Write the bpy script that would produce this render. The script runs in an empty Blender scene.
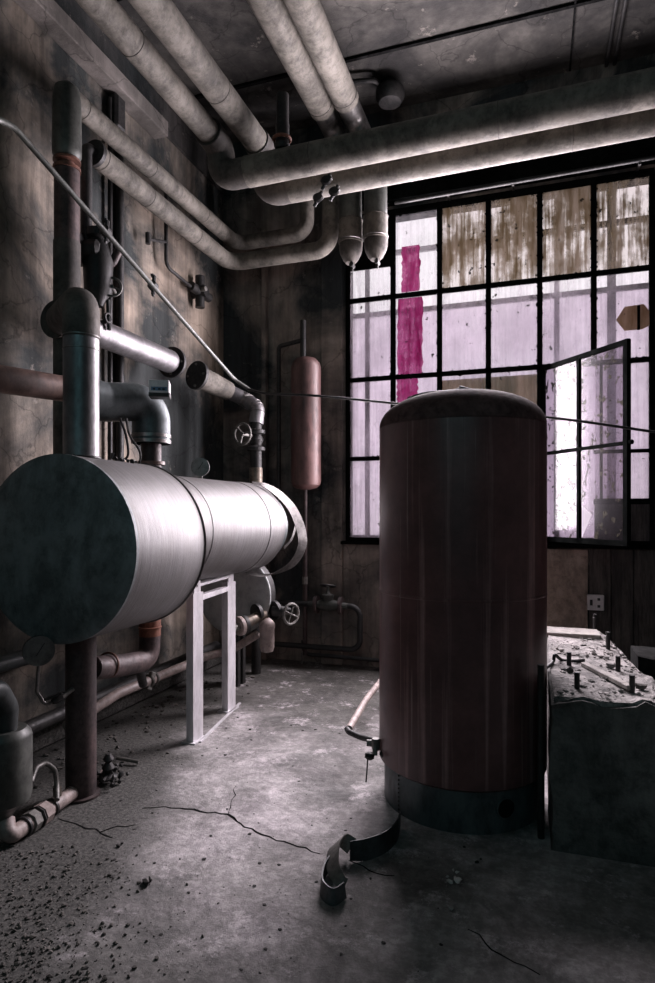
import bpy, bmesh, math, random
from mathutils import Vector, Matrix, noise
random.seed(7)
R_ = math.radians
C = bpy.context.scene.collection
sc = bpy.context.scene

# ------------------------------------------------------------------ camera frame
TH = R_(18.55); CO, SI = math.cos(TH), math.sin(TH)
F = 615.0; CX = 327.5; HY = 513.0; H = 1.5
def at(px, py, t):
    xc = (px-CX)/F
    return Vector((t*(xc*CO-SI), t*(xc*SI+CO), H-(py-HY)/F*t))
def onX(px, py, X):
    xc = (px-CX)/F; return at(px, py, X/(xc*CO-SI))
def onY(px, py, Y):
    xc = (px-CX)/F; return at(px, py, Y/(xc*SI+CO))
def onZ(px, py, Z):
    return at(px, py, (H-Z)*F/(py-HY))

# ------------------------------------------------------------------ mesh builder
class MB:
    def __init__(s): s.bm = bmesh.new()
    def box(s, c, size, rot=None, bevel=0.0, seg=1):
        b = bmesh.new(); bmesh.ops.create_cube(b, size=1.0)
        bmesh.ops.scale(b, vec=size, verts=b.verts)
        if bevel: bmesh.ops.bevel(b, geom=list(b.edges), offset=bevel, segments=seg, affect='EDGES', profile=.6)
        if rot is not None: bmesh.ops.rotate(b, cent=(0,0,0), matrix=rot, verts=b.verts)
        bmesh.ops.translate(b, vec=c, verts=b.verts); s._add(b); return s
    def _add(s, b):
        me = bpy.data.meshes.new('t'); b.to_mesh(me); b.free(); s.bm.from_mesh(me); bpy.data.meshes.remove(me)
    def bar(s, a, b, w, h, bevel=0.0):
        a = Vector(a); b = Vector(b); d = b-a; q = d.to_track_quat('X', 'Z').to_matrix()
        return s.box((a+b)/2, (d.length, w, h), q, bevel)
    def tube(s, pts, r, seg=20, caps=True, closed=False):
        pts = [Vector(p) for p in pts]; n = len(pts)
        rs = r if isinstance(r, (list, tuple)) else [r]*n
        rings = []; up = None
        for i, p in enumerate(pts):
            if closed: d = pts[(i+1) % n]-pts[i-1]
            elif i == 0: d = pts[1]-p
            elif i == n-1: d = p-pts[i-1]
            else: d = (pts[i+1]-p).normalized()+(p-pts[i-1]).normalized()
            d.normalize()
            if up is None:
                up = Vector((0,0,1)) if abs(d.z) < .9 else Vector((1,0,0))
            up = (up-d*up.dot(d)).normalized(); sd = d.cross(up)
            rings.append([s.bm.verts.new(p+(up*math.cos(a)+sd*math.sin(a))*rs[i]) for a in [2*math.pi*k/seg for k in range(seg)]])
        m = n if closed else n-1
        for i in range(m):
            A = rings[i]; B = rings[(i+1) % n]
            for k in range(seg): s.bm.faces.new((A[k], A[(k+1) % seg], B[(k+1) % seg], B[k]))
        if caps and not closed:
            s.bm.faces.new(list(reversed(rings[0]))); s.bm.faces.new(rings[-1])
        return s
    def lathe(s, prof, o, axis=(0,0,1), seg=32):
        # prof: list of (r, h) along axis
        o = Vector(o); ax = Vector(axis).normalized()
        u = ax.orthogonal().normalized(); v = ax.cross(u); rings = []
        for r, h in prof:
            if r < 1e-5: rings.append([s.bm.verts.new(o+ax*h)])
            else: rings.append([s.bm.verts.new(o+ax*h+(u*math.cos(a)+v*math.sin(a))*r) for a in [2*math.pi*k/seg for k in range(seg)]])
        for A, B in zip(rings, rings[1:]):
            if len(A) == 1 and len(B) == 1: continue
            for k in range(seg):
                j = (k+1) % seg
                if len(A) == 1: s.bm.faces.new((A[0], B[j], B[k]))
                elif len(B) == 1: s.bm.faces.new((A[k], A[j], B[0]))
                else: s.bm.faces.new((A[k], A[j], B[j], B[k]))
        if len(rings[0]) > 1: s.bm.faces.new(list(reversed(rings[0])))
        if len(rings[-1]) > 1: s.bm.faces.new(rings[-1])
        return s
    def cyl(s, a, b, r, seg=24, r2=None):
        a = Vector(a); b = Vector(b)
        return s.lathe([(r, 0), (r2 if r2 is not None else r, (b-a).length)], a, b-a, seg)
    def torus(s, c, axis, R, r, seg=28, rs=8):
        c = Vector(c); ax = Vector(axis).normalized(); u = ax.orthogonal().normalized(); v = ax.cross(u)
        return s.tube([c+(u*math.cos(a)+v*math.sin(a))*R for a in [2*math.pi*k/seg for k in range(seg)]], r, rs, closed=True)
    def chip(s, c, size, seed=None, flat=1.0):
        b = bmesh.new(); bmesh.ops.create_icosphere(b, subdivisions=1, radius=1)
        for v in b.verts: v.co *= random.uniform(.6, 1.15)
        bmesh.ops.scale(b, vec=(size, size*random.uniform(.5,1), size*flat), verts=b.verts)
        bmesh.ops.rotate(b, cent=(0,0,0), matrix=Matrix.Rotation(random.uniform(0,6.28), 3, 'Z'), verts=b.verts)
        bmesh.ops.translate(b, vec=c, verts=b.verts); s._add(b); return s
    def ribbon(s, pts, wdirs, w, th):
        # a strip of sheet with thickness th, width w along wdirs
        pts = [Vector(p) for p in pts]; rows = []
        for i, p in enumerate(pts):
            d = (pts[min(i+1, len(pts)-1)]-pts[max(i-1, 0)]).normalized()
            wd = Vector(wdirs[i]); wd = (wd-d*wd.dot(d)).normalized(); nn = d.cross(wd)
            ww = w[i] if isinstance(w, (list, tuple)) else w
            rows.append([s.bm.verts.new(p+wd*ww/2*a+nn*th/2*b) for a, b in ((-1,-1),(1,-1),(1,1),(-1,1))])
        for A, B in zip(rows, rows[1:]):
            for k in range(4): s.bm.faces.new((A[k], A[(k+1) % 4], B[(k+1) % 4], B[k]))
        s.bm.faces.new(rows[0][::-1]); s.bm.faces.new(rows[-1]); return s
    def prism(s, poly, n, th):
        n = Vector(n).normalized()*th
        a = [s.bm.verts.new(Vector(p)) for p in poly]; b = [s.bm.verts.new(Vector(p)+n) for p in poly]
        s.bm.faces.new(a[::-1]); s.bm.faces.new(b)
        for k in range(len(a)):
            j = (k+1) % len(a); s.bm.faces.new((a[k], a[j], b[j], b[k]))
        return s
    def build(s, name, mat, parent=None, sharp=32, origin=None):
        bm = s.bm
        bmesh.ops.recalc_face_normals(bm, faces=bm.faces)
        if origin is None:
            xs = [v.co.x for v in bm.verts]; ys = [v.co.y for v in bm.verts]; zs = [v.co.z for v in bm.verts]
            origin = Vector(((min(xs)+max(xs))/2, (min(ys)+max(ys))/2, min(zs)))
        origin = Vector(origin)
        for v in bm.verts: v.co -= origin
        me = bpy.data.meshes.new(name); bm.to_mesh(me); bm.free()
        me.polygons.foreach_set('use_smooth', [True]*len(me.polygons))
        me.set_sharp_from_angle(angle=R_(sharp))
        me.materials.append(mat)
        o = bpy.data.objects.new(name, me); C.objects.link(o)
        o['w'] = [*origin]
        pw = Vector(parent['w']) if parent else Vector((0,0,0))
        o.parent = parent; o.location = origin-pw
        return o

def bend(pts, r, seg=8):
    """round the corners of a polyline"""
    pts = [Vector(p) for p in pts]; out = [pts[0]]
    for i in range(1, len(pts)-1):
        a, p, b = pts[i-1], pts[i], pts[i+1]
        da = (a-p).normalized(); db = (b-p).normalized(); ang = da.angle(db)
        rr = r[i-1] if isinstance(r, (list, tuple)) else r
        if abs(ang-math.pi) < .03: out.append(p); continue
        L = min(rr/math.tan(ang/2), (a-p).length*.49, (b-p).length*.49); R2 = L*math.tan(ang/2)
        bis = (da+db).normalized(); c = p+bis*(R2/math.sin(ang/2))
        s = p+da*L-c; e = p+db*L-c; tot = s.angle(e); ax = s.cross(e).normalized()
        for k in range(seg+1): out.append(c+Matrix.Rotation(tot*k/seg, 3, ax) @ s)
    out.append(pts[-1]); return out
def catmull(pts, n=8):
    pts = [Vector(p) for p in pts]; P = [pts[0]*2-pts[1]]+pts+[pts[-1]*2-pts[-2]]; out = []
    for i in range(1, len(P)-2):
        for k in range(n):
            t = k/n; a, b, c, d = P[i-1:i+3]
            out.append(.5*((2*b)+(c-a)*t+(2*a-5*b+4*c-d)*t*t+(3*b-a-3*c+d)*t**3))
    out.append(pts[-1]); return out

def tag(o, label=None, cat=None, group=None, kind=None):
    if label: o['label'] = label
    if cat: o['category'] = cat
    if group: o['group'] = group
    if kind: o['kind'] = kind
    return o
def thing(name, loc, label, cat, group=None):
    o = bpy.data.objects.new(name, None); C.objects.link(o); o.location = loc; o['w'] = [*loc]
    o.empty_display_size = .1
    return tag(o, label, cat, group)
def copy_tree(o, d, parent=None):
    c = o.copy(); C.objects.link(c)
    if parent: c.parent = parent
    else: c.location = o.location+Vector(d)
    c['w'] = [*(Vector(o['w'])+Vector(d))]
    for ch in list(o.children): copy_tree(ch, d, c)
    return c

# ------------------------------------------------------------------ materials
def nt(name):
    m = bpy.data.materials.new(name); m.use_nodes = True; t = m.node_tree
    for n in list(t.nodes): t.nodes.remove(n)
    return m, t
def N(t, typ, **kw):
    n = t.nodes.new(typ)
    for k, v in kw.items():
        if k in n.inputs: n.inputs[k].default_value = v
        else: setattr(n, k, v)
    return n
def coords(t, scale=(1,1,1), mode='Object', rot=(0,0,0)):
    if mode == 'World':
        g = N(t, 'ShaderNodeNewGeometry'); src = g.outputs['Position']
    else:
        g = N(t, 'ShaderNodeTexCoord'); src = g.outputs[mode]
    mp = N(t, 'ShaderNodeMapping'); mp.inputs['Scale'].default_value = scale; mp.inputs['Rotation'].default_value = rot
    t.links.new(src, mp.inputs['Vector']); return mp.outputs[0]
def ns(t, vec, scale, detail=6, rough=.6, dist=0):
    n = N(t, 'ShaderNodeTexNoise', Scale=scale, Detail=detail, Roughness=rough, Distortion=dist)
    t.links.new(vec, n.inputs['Vector']); return n.outputs['Fac']
def ramp(t, fac, stops):
    r = N(t, 'ShaderNodeValToRGB'); e = r.color_ramp.elements
    while len(e) < len(stops): e.new(.5)
    for i, (p, c) in enumerate(stops):
        e[i].position = p; e[i].color = (c if isinstance(c, tuple) else (c,c,c)) + (1,)
    t.links.new(fac, r.inputs[0]); return r.outputs[0]
def mix(t, fac, a, b, mode='MIX'):
    m = N(t, 'ShaderNodeMix', data_type='RGBA', blend_type=mode)
    for sock, v in ((m.inputs[0], fac), (m.inputs[6], a), (m.inputs[7], b)):
        if isinstance(v, (int, float)): sock.default_value = v
        elif isinstance(v, tuple): sock.default_value = v+(1,)
        else: t.links.new(v, sock)
    return m.outputs[2]
def finish(t, col, rough=.6, metal=0.0, bump=None, bstr=.3, bdist=.01, spec=.5):
    p = N(t, 'ShaderNodeBsdfPrincipled'); o = N(t, 'ShaderNodeOutputMaterial')
    for nm, v in (('Base Color', col), ('Roughness', rough), ('Metallic', metal)):
        if isinstance(v, (int, float)): p.inputs[nm].default_value = v
        elif isinstance(v, tuple): p.inputs[nm].default_value = v+(1,)
        else: t.links.new(v, p.inputs[nm])
    p.inputs['Specular IOR Level'].default_value = spec
    if bump is not None:
        b = N(t, 'ShaderNodeBump', Strength=bstr, Distance=bdist); t.links.new(bump, b.inputs['Height']); t.links.new(b.outputs[0], p.inputs['Normal'])
    t.links.new(p.outputs[0], o.inputs[0])
def simple(name, c1, c2, scale=6, rough=.6, metal=0.0, bstr=.25, stretch=(1,1,1), lo=.35, hi=.65, spec=.5, bdist=.006, grime=.7):
    m, t = nt(name); v = coords(t, stretch)
    f = ns(t, v, scale, 8, .65); col = ramp(t, f, [(lo, c1), (hi, c2)])
    f2 = ns(t, v, scale*6, 5, .6)
    if grime:
        wv = coords(t, (1,1,.45), 'World')
        col = mix(t, grime, col, ramp(t, ns(t, wv, 3.4, 12, .72, .4), [(.40, .28), (.56, 1.0)]), 'MULTIPLY')
        col = mix(t, grime, col, ramp(t, ns(t, v, scale*4, 8, .8), [(.36, .45), (.52, 1.0)]), 'MULTIPLY')
    finish(t, col, ramp(t, f2, [(.3, max(0, rough-.12)), (.7, min(1, rough+.12))]), metal, f2, bstr, bdist, spec); return m

def wallmat(name, a, b, dark, seed=0.0, streak=True, thr=(.42,.62)):
    m, t = nt(name)
    w = coords(t, (1,1,1), 'World'); ws = coords(t, (3.2,3.2,.35), 'World'); wf = coords(t, (9,9,.6), 'World')
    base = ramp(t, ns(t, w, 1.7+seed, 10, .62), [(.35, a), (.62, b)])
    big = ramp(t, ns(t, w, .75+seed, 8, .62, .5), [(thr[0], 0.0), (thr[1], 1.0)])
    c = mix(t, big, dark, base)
    st = ramp(t, ns(t, ws, 1.3, 8, .7), [(.38, .35), (.58, 1.0)])
    c = mix(t, .75 if streak else .3, c, st, 'MULTIPLY')
    c = mix(t, .35, c, ramp(t, ns(t, wf, 1.6, 5, .6), [(.35, .45), (.6, 1.0)]), 'MULTIPLY')
    chips = ramp(t, ns(t, w, 5.5, 12, .75), [(.60, 0.0), (.66, 1.0)])
    c = mix(t, chips, c, mix(t, .5, c, (.30,.27,.24)))
    cr = N(t, 'ShaderNodeTexVoronoi', feature='DISTANCE_TO_EDGE', Scale=1.6)
    dv = N(t, 'ShaderNodeTexNoise', Scale=2.5, Detail=6); t.links.new(w, dv.inputs['Vector'])
    vm = N(t, 'ShaderNodeVectorMath', operation='MULTIPLY_ADD'); t.links.new(dv.outputs['Color'], vm.inputs[0]); vm.inputs[1].default_value = (.5,.5,.5); t.links.new(w, vm.inputs[2])
    t.links.new(vm.outputs[0], cr.inputs['Vector'])
    crk = ramp(t, cr.outputs['Distance'], [(.0, .35), (.012, 1.0)])
    c = mix(t, .7, c, crk, 'MULTIPLY')
    bm_ = mix(t, .5, ns(t, w, 14, 8, .7), ns(t, w, 3, 8, .6))
    finish(t, c, .88, 0, bm_, .55, .03, .25); return m

M = {}
M['wall'] = wallmat('stained_plaster', (.40,.32,.255), (.60,.50,.405), (.055,.062,.062), thr=(.425,.63))
M['wall_back'] = wallmat('stained_render', (.30,.25,.22), (.52,.44,.38), (.045,.052,.055), .3, thr=(.44,.68))
M['wall_dark'] = wallmat('dark_render', (.05,.05,.048), (.11,.10,.095), (.02,.024,.025), .6)  # toned dark to stop unseen walls bouncing light and to paint in upper shade
M['ledge'] = wallmat('pale_ledge_concrete', (.20,.18,.165), (.30,.27,.25), (.13,.12,.11), .5, False)
M['ceil'] = wallmat('board_marked_concrete', (.06,.057,.053), (.115,.108,.098), (.035,.034,.033), .9, False)
def N_add(t, a, k):
    n = N(t, 'ShaderNodeMath', operation='ADD'); t.links.new(a, n.inputs[0]); n.inputs[1].default_value = k; return n.outputs[0]
def floormat():
    m, t = nt('worn_concrete_floor'); w = coords(t, (1,1,1), 'World')
    base = ramp(t, ns(t, w, 1.3, 12, .62, .3), [(.32, (.19,.19,.185)), (.5, (.44,.415,.41)), (.68, (.74,.68,.70))])
    damp = ramp(t, ns(t, w, .9, 6, .55), [(.40, 0.0), (.56, 1.0)])
    c = mix(t, damp, mix(t, .65, base, (.085,.085,.072)), base)
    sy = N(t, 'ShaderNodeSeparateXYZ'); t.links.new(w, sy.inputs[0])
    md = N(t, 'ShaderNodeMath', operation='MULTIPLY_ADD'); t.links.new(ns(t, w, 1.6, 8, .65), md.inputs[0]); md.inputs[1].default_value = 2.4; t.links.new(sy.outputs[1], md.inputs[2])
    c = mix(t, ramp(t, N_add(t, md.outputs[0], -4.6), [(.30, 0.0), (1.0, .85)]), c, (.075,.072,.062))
    sc1 = ramp(t, ns(t, w, 22, 8, .75), [(.45, .6), (.6, 1.0)])
    c = mix(t, .9, c, sc1, 'MULTIPLY')
    c = mix(t, .8, c, ramp(t, ns(t, w, 2.7, 12, .75, .8), [(.38, .42), (.54, 1.0)]), 'MULTIPLY')
    worn = ramp(t, ns(t, w, 4.2, 14, .85), [(.54, 0.0), (.62, 1.0)])
    c = mix(t, worn, c, mix(t, .6, c, (.72,.66,.68)))
    # dirt spilled over the lower-left corner of the floor
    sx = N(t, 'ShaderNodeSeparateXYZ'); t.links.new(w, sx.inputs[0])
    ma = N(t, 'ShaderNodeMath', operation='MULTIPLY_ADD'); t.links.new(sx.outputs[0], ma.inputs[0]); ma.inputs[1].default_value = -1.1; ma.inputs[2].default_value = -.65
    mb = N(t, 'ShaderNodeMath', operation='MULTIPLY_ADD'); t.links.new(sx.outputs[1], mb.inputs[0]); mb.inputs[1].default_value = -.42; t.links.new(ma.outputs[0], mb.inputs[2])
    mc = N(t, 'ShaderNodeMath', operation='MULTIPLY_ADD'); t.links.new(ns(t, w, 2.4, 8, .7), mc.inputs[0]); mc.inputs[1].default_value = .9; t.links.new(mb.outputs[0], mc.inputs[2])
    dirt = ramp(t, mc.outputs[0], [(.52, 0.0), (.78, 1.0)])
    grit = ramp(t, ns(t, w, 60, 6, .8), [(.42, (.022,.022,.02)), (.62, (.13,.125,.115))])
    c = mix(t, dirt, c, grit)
    b = mix(t, .4, ns(t, w, 30, 10, .8), ns(t, w, 5, 8, .6))
    finish(t, c, ramp(t, ns(t, w, 3, 6, .6), [(.35, .55), (.65, .85)]), 0, b, .6, .03, .35); return m
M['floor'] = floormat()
def tankmat(name, k):
    m, t = nt(name)
    v = coords(t, (1.2,26,1.2)); v2 = coords(t, (3,3,3)); v3 = coords(t, (2,80,2))
    f = ns(t, v, 2.2, 6, .7, .6); f2 = ns(t, v2, 1.5, 8, .65); f3 = ns(t, v3, 2.0, 4, .6, .4)
    c = ramp(t, f, [(.3, (.17*k,.165*k,.165*k)), (.6, (.36*k,.35*k,.35*k))])
    c = mix(t, ramp(t, f2, [(.4, 0.0), (.65, .6)]), c, (.20*k,.185*k,.17*k))
    sp = ramp(t, ns(t, v2, 9, 6, .7), [(.66, 0.0), (.7, 1.0)])
    c = mix(t, sp, c, (.16,.15,.14))
    finish(t, c, ramp(t, f3, [(.3, .46), (.7, .62)]), .30, mix(t, .5, f, f3), .35, .006); return m
M['tank'] = tankmat('brushed_aluminium_cladding', .46); M['tank_dull'] = tankmat('weathered_aluminium_cladding', .42)
M['silver'] = simple('galvanised_sheet', (.15,.145,.15), (.28,.27,.28), 7, .44, .55, .12, (1,1,.5), grime=.35)
M['endcap'] = simple('dull_zinc_endplate', (.17,.19,.195), (.27,.29,.295), 2.2, .6, .2, .1)
M['greydisc'] = simple('grey_green_end', (.30,.32,.315), (.42,.44,.43), 3, .6, 0, .15, grime=.4)
M['insul'] = simple('canvas_pipe_jacket', (.125,.115,.096), (.23,.21,.18), 3.2, .8, 0, .45, bdist=.012)
M['insul_dark'] = simple('sooty_canvas_jacket', (.06,.055,.05), (.13,.115,.10), 3.5, .82, 0, .35, bdist=.012)
M['tin'] = simple('tin_band', (.15,.145,.14), (.29,.275,.265), 6, .4, .8, .1, grime=.5)
M['iron'] = simple('black_iron', (.018,.019,.020), (.045,.042,.040), 9, .55, .3, .3)
M['darkpaint'] = simple('dark_green_grey_paint', (.03,.04,.042), (.065,.075,.075), 5, .5, .1, .2)
M['rust'] = simple('rusty_steel', (.11,.052,.040), (.24,.105,.07), 7, .6, .25, .35)
M['rustdark'] = simple('dark_rust', (.05,.036,.037), (.11,.074,.070), 8, .6, .2, .35)
M['orange'] = simple('orange_rust', (.20,.075,.045), (.32,.13,.08), 7, .65, .1, .3)
M['redpipe'] = simple('red_oxide_primer', (.15,.095,.08), (.24,.15,.125), 5, .5, .1, .15)
M['redtank'] = simple('faded_red_paint', (.095,.05,.046), (.15,.08,.073), 3, .5, .05, .12, (1,1,.3))
M['pipebeige'] = simple('beige_painted_pipe', (.30,.235,.215), (.46,.38,.35), 5, .55, 0, .2)
M['steelleg'] = simple('pale_grey_steel', (.56,.545,.56), (.70,.68,.71), 5, .45, .1, .12, (1,1,.3), grime=.35)
M['grey'] = simple('grey_green_enamel', (.07,.075,.068), (.13,.135,.12), 4, .5, .15, .12)
M['brass'] = simple('tarnished_brass', (.12,.10,.08), (.24,.20,.16), 8, .45, .6, .2)
M['wheel'] = simple('worn_grey_handwheel', (.13,.125,.115), (.27,.26,.24), 10, .5, .3, .15)
M['plinth'] = simple('galvanised_skirt', (.075,.095,.10), (.14,.165,.17), 3, .5, .4, .15, (1,1,.5))
M['block'] = simple('block_concrete', (.085,.085,.08), (.19,.18,.17), 3, .9, 0, .7, bdist=.03)
M['darkblock'] = simple('dark_concrete', (.012,.013,.013), (.03,.03,.029), 4, .95, 0, .5, spec=.1)  # darkened all over so the step's top does not look lit
M['plaster'] = simple('pale_mortar_dust', (.22,.21,.20), (.44,.41,.395), 8, .95, 0, .8, bdist=.02, grime=.95)
M['wood'] = simple('dusty_wood', (.22,.20,.18), (.42,.39,.36), 4, .8, 0, .3, (1,8,8))
M['plank'] = simple('dark_weathered_boards', (.035,.032,.03), (.11,.095,.085), 4, .8, 0, .4, (6,6,.6))
M['ply'] = simple('pale_brown_panel', (.30,.235,.19), (.42,.34,.28), 2.5, .7, 0, .15)
M['frame'] = simple('black_window_steel', (.004,.0045,.0045), (.009,.010,.0095), 9, .95, 0, .4, spec=0.0)
M['white'] = simple('white_enamel', (.55,.54,.55), (.72,.70,.71), 4, .45, 0, .05, grime=.3)
M['blue'] = simple('blue_print', (.10,.20,.36), (.16,.28,.45), 4, .5)
M['dial'] = simple('aged_dial_face', (.9,.9,.88), (.95,.95,.93), 5, .5, 0, .02, grime=.15)
M['black'] = simple('black_rubber', (.012,.012,.013), (.03,.03,.03), 8, .55, 0, .2)
M['dust'] = simple('crumbled_debris', (.05,.045,.04), (.17,.155,.14), 20, .95, 0, .3)
M['chipdark'] = simple('dark_flakes', (.015,.015,.015), (.05,.045,.042), 20, .95, 0, .3)
M['outer'] = simple('outer_grey_steel', (.5,.48,.5), (.62,.6,.62), 3, .8)
M['sheet'] = simple('bent_sheet_steel', (.035,.04,.042), (.10,.11,.115), 5, .5, .4, .15)
M['paper'] = simple('crumpled_paper', (.5,.48,.46), (.68,.66,.63), 6, .9)
M['crack'] = simple('crack_gap', (.008,.008,.008), (.02,.02,.02), 9, 1, spec=0)
def bigtank():
    m, t = nt('oxblood_tank_paint'); v = coords(t, (11,11,.22)); v2 = coords(t, (1,1,1)); v4 = coords(t, (30,30,.5))
    c = ramp(t, ns(t, v2, 2.2, 8, .6), [(.35, (.085,.040,.040)), (.65, (.17,.075,.072))])
    drip = ramp(t, ns(t, v, 1.4, 5, .6), [(.57, 0.0), (.70, .75)])
    c = mix(t, drip, c, (.42,.24,.23))
    c = mix(t, ramp(t, ns(t, v4, 1.3, 3, .5), [(.66, 0.0), (.72, .6)]), c, (.34,.24,.22))
    c = mix(t, .5, c, ramp(t, ns(t, v2, 14, 8, .75), [(.35, .5), (.6, 1.0)]), 'MULTIPLY')
    finish(t, c, ramp(t, ns(t, v2, 6, 6, .7), [(.3, .30), (.7, .46)]), .0, ns(t, v2, 40, 6, .7), .10, .004, .5); return m
M['bigtank'] = bigtank()
M['dome_matte'] = simple('matte_tank_paint', (.085,.05,.048), (.14,.082,.078), 6, .8, 0, .2, spec=.12)  # tank paint made matte so the dome shows no rim highlight
def pane(name, tint, dirt, lo, hi, dirtcol, str_=(5,5,.6), specks=.62):
    """thin dirty glass: mostly see-through, with streaks of scattering grime and opaque specks"""
    m, t = nt(name); v = coords(t, str_, 'World'); v2 = coords(t, (1,1,1), 'World'); vf = coords(t, (22,22,1.2), 'World')
    f = mix(t, .5, ns(t, v, 1.5, 8, .7, .3), ns(t, vf, 1.5, 5, .65)); f3 = ns(t, v2, 2.3, 8, .65)
    f = mix(t, .45, f, f3)
    tr = N(t, 'ShaderNodeBsdfTransparent'); t.links.new(mix(t, ramp(t, f3, [(.4,0.0),(.6,1.0)]), tint, tuple(min(1,x*1.12) for x in tint)), tr.inputs[0])
    tl = N(t, 'ShaderNodeBsdfTranslucent'); t.links.new(mix(t, ramp(t, ns(t, v, 2.5, 6, .7), [(.38,0.0),(.62,1.0)]), dirtcol, tuple(x*k for x,k in zip(dirtcol,(.55,.50,.38))) if dirt[1] > .96 else tuple(x*.8 for x in dirtcol)), tl.inputs[0])
    df = N(t, 'ShaderNodeBsdfDiffuse'); df.inputs[0].default_value = (.05,.045,.035,1)
    gl = N(t, 'ShaderNodeBsdfGlossy', Roughness=.15)
    a = N(t, 'ShaderNodeMixShader'); t.links.new(ramp(t, f, [(lo, dirt[0]), (hi, dirt[1])]), a.inputs[0]); t.links.new(tr.outputs[0], a.inputs[1]); t.links.new(tl.outputs[0], a.inputs[2])
    b = N(t, 'ShaderNodeMixShader'); t.links.new(ramp(t, ns(t, v2, 17, 3, .6), [(specks, 0.0), (specks+.03, .85)]), b.inputs[0]); t.links.new(a.outputs[0], b.inputs[1]); t.links.new(df.outputs[0], b.inputs[2])
    c = N(t, 'ShaderNodeMixShader'); c.inputs[0].default_value = .04; t.links.new(b.outputs[0], c.inputs[1]); t.links.new(gl.outputs[0], c.inputs[2])
    o = N(t, 'ShaderNodeOutputMaterial'); t.links.new(c.outputs[0], o.inputs[0]); return m
M['pane'] = pane('hazy_glass', (.95,.93,.95), (.05,.42), .42, .60, (.80,.74,.80), (2.5,2.5,1.0), specks=.69)
M['pane_dirty'] = pane('grimy_glass', (.92,.88,.88), (.12,.97), .44, .53, (.50,.43,.38), (6,6,.8), specks=.66)
M['pane_open'] = pane('speckled_glass', (.72,.68,.73), (.04,.22), .42, .6, (.45,.42,.46), specks=.585)
M['pane_outer'] = pane('frosted_outer_glass', (.92,.90,.92), (.70,.92), .4, .6, (.92,.85,.92), (1.2,1.2,.9), specks=.8)
M['patch'] = pane('yellowed_sheet', (.80,.72,.62), (.80,.97), .40, .55, (.52,.43,.33), (3,3,.6), specks=.75)
def paintmat():
    m, t = nt('magenta_paint'); v = coords(t, (9,9,1.2), 'World'); v2 = coords(t, (1,1,1), 'World')
    c = ramp(t, ns(t, v, 1.7, 8, .7), [(.35, (.42,.05,.22)), (.65, (.72,.28,.50))])
    tl = N(t, 'ShaderNodeBsdfTranslucent'); t.links.new(c, tl.inputs[0]); tr = N(t, 'ShaderNodeBsdfTransparent'); t.links.new(mix(t, .7, c, (.80,.55,.68)), tr.inputs[0])
    a = N(t, 'ShaderNodeMixShader'); t.links.new(ramp(t, mix(t, .5, ns(t, v2, 9, 8, .75), ns(t, v, 3, 6, .7)), [(.42, .12), (.56, .95)]), a.inputs[0]); t.links.new(tr.outputs[0], a.inputs[1]); t.links.new(tl.outputs[0], a.inputs[2])
    o = N(t, 'ShaderNodeOutputMaterial'); t.links.new(a.outputs[0], o.inputs[0]); return m
M['magenta'] = paintmat()

# ------------------------------------------------------------------ shell
LX, BY, CZ, RX, FY = -3.12, 5.83, 5.40, 2.3, -2.2
WX0, WX1, WZ0, WZ1 = -1.765, .97, 1.22, 4.42
def struct(o, label=None): o['kind'] = 'structure'; return tag(o, label, None)
struct(fl := MB().box(((LX+RX)/2, (BY+FY)/2, -.05), (RX-LX+.4, BY-FY+.5, .1)).build('floor', M['floor'], origin=(0,0,0)))
struct(MB().box(((LX+RX)/2, (BY+FY)/2, CZ+.05), (RX-LX+.4, BY-FY+.5, .1)).build('ceiling', M['ceil']))
w = MB(); w.box((LX-.1, (BY+FY)/2, CZ/2), (.2, BY-FY+.4, CZ)); struct(w.build('wall_left', M['wall']))
w = MB(); w.box((RX+.1, (BY+FY)/2, CZ/2), (.2, BY-FY+.4, CZ)); struct(w.build('wall_right', M['wall_dark']))
w = MB(); w.box(((LX+RX)/2, FY-.1, CZ/2), (RX-LX, .2, CZ)); struct(w.build('wall_front', M['wall_dark']))
w = MB(); T = .26
w.box(((LX+WX0)/2, BY+T/2, CZ/2), (WX0-LX, T, CZ)); w.box(((RX+WX1)/2, BY+T/2, CZ/2), (RX-WX1, T, CZ))
w.box(((WX0+WX1)/2, BY+T/2, WZ0/2), (WX1-WX0, T, WZ0)); w.box(((WX0+WX1)/2, BY+T/2, (CZ+WZ1)/2), (WX1-WX0, T, CZ-WZ1))
struct(w.build('wall_back', M['wall_back']))
# pilaster, ledge, curb, lintel, ceiling ribs
struct(MB().box((-1.90, BY-.025, 2.35), (.22, .05, 4.7), bevel=.008).build('trim_1', M['wall_back']))
struct(MB().box((LX+.07, 1.13, 4.80), (.14, 6.9, .13), bevel=.006).build('trim_2', M['ledge']))
struct(MB().box((LX+.09, 1.9, .06), (.18, 7.8, .12), bevel=.02).build('trim_3', M['floor']))
struct(MB().box((-.40, BY-.06, 4.56), (2.8, .12, .20), bevel=.006).build('trim_4', M['frame']))
struct(MB().box((-2.62, BY-.04, 2.2), (.05, .08, 4.4), bevel=.006).build('trim_5', M['wall_back']))
struct(MB().box((LX+.012, 1.9, 5.13), (.024, 7.8, .53)).build('trim_9', M['wall_dark']))  # added dark sheet that paints black shade onto the wall above the ledge
g = MB()
for y in (5.06, 3.9): g.box((-.4, y, CZ-.012), (5.4, .03, .024))
for x in (.30, -1.9): g.box((x, 4.6, CZ-.010), (.014, 2.4, .02))
struct(g.build('trim_6', M['crack']))


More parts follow.
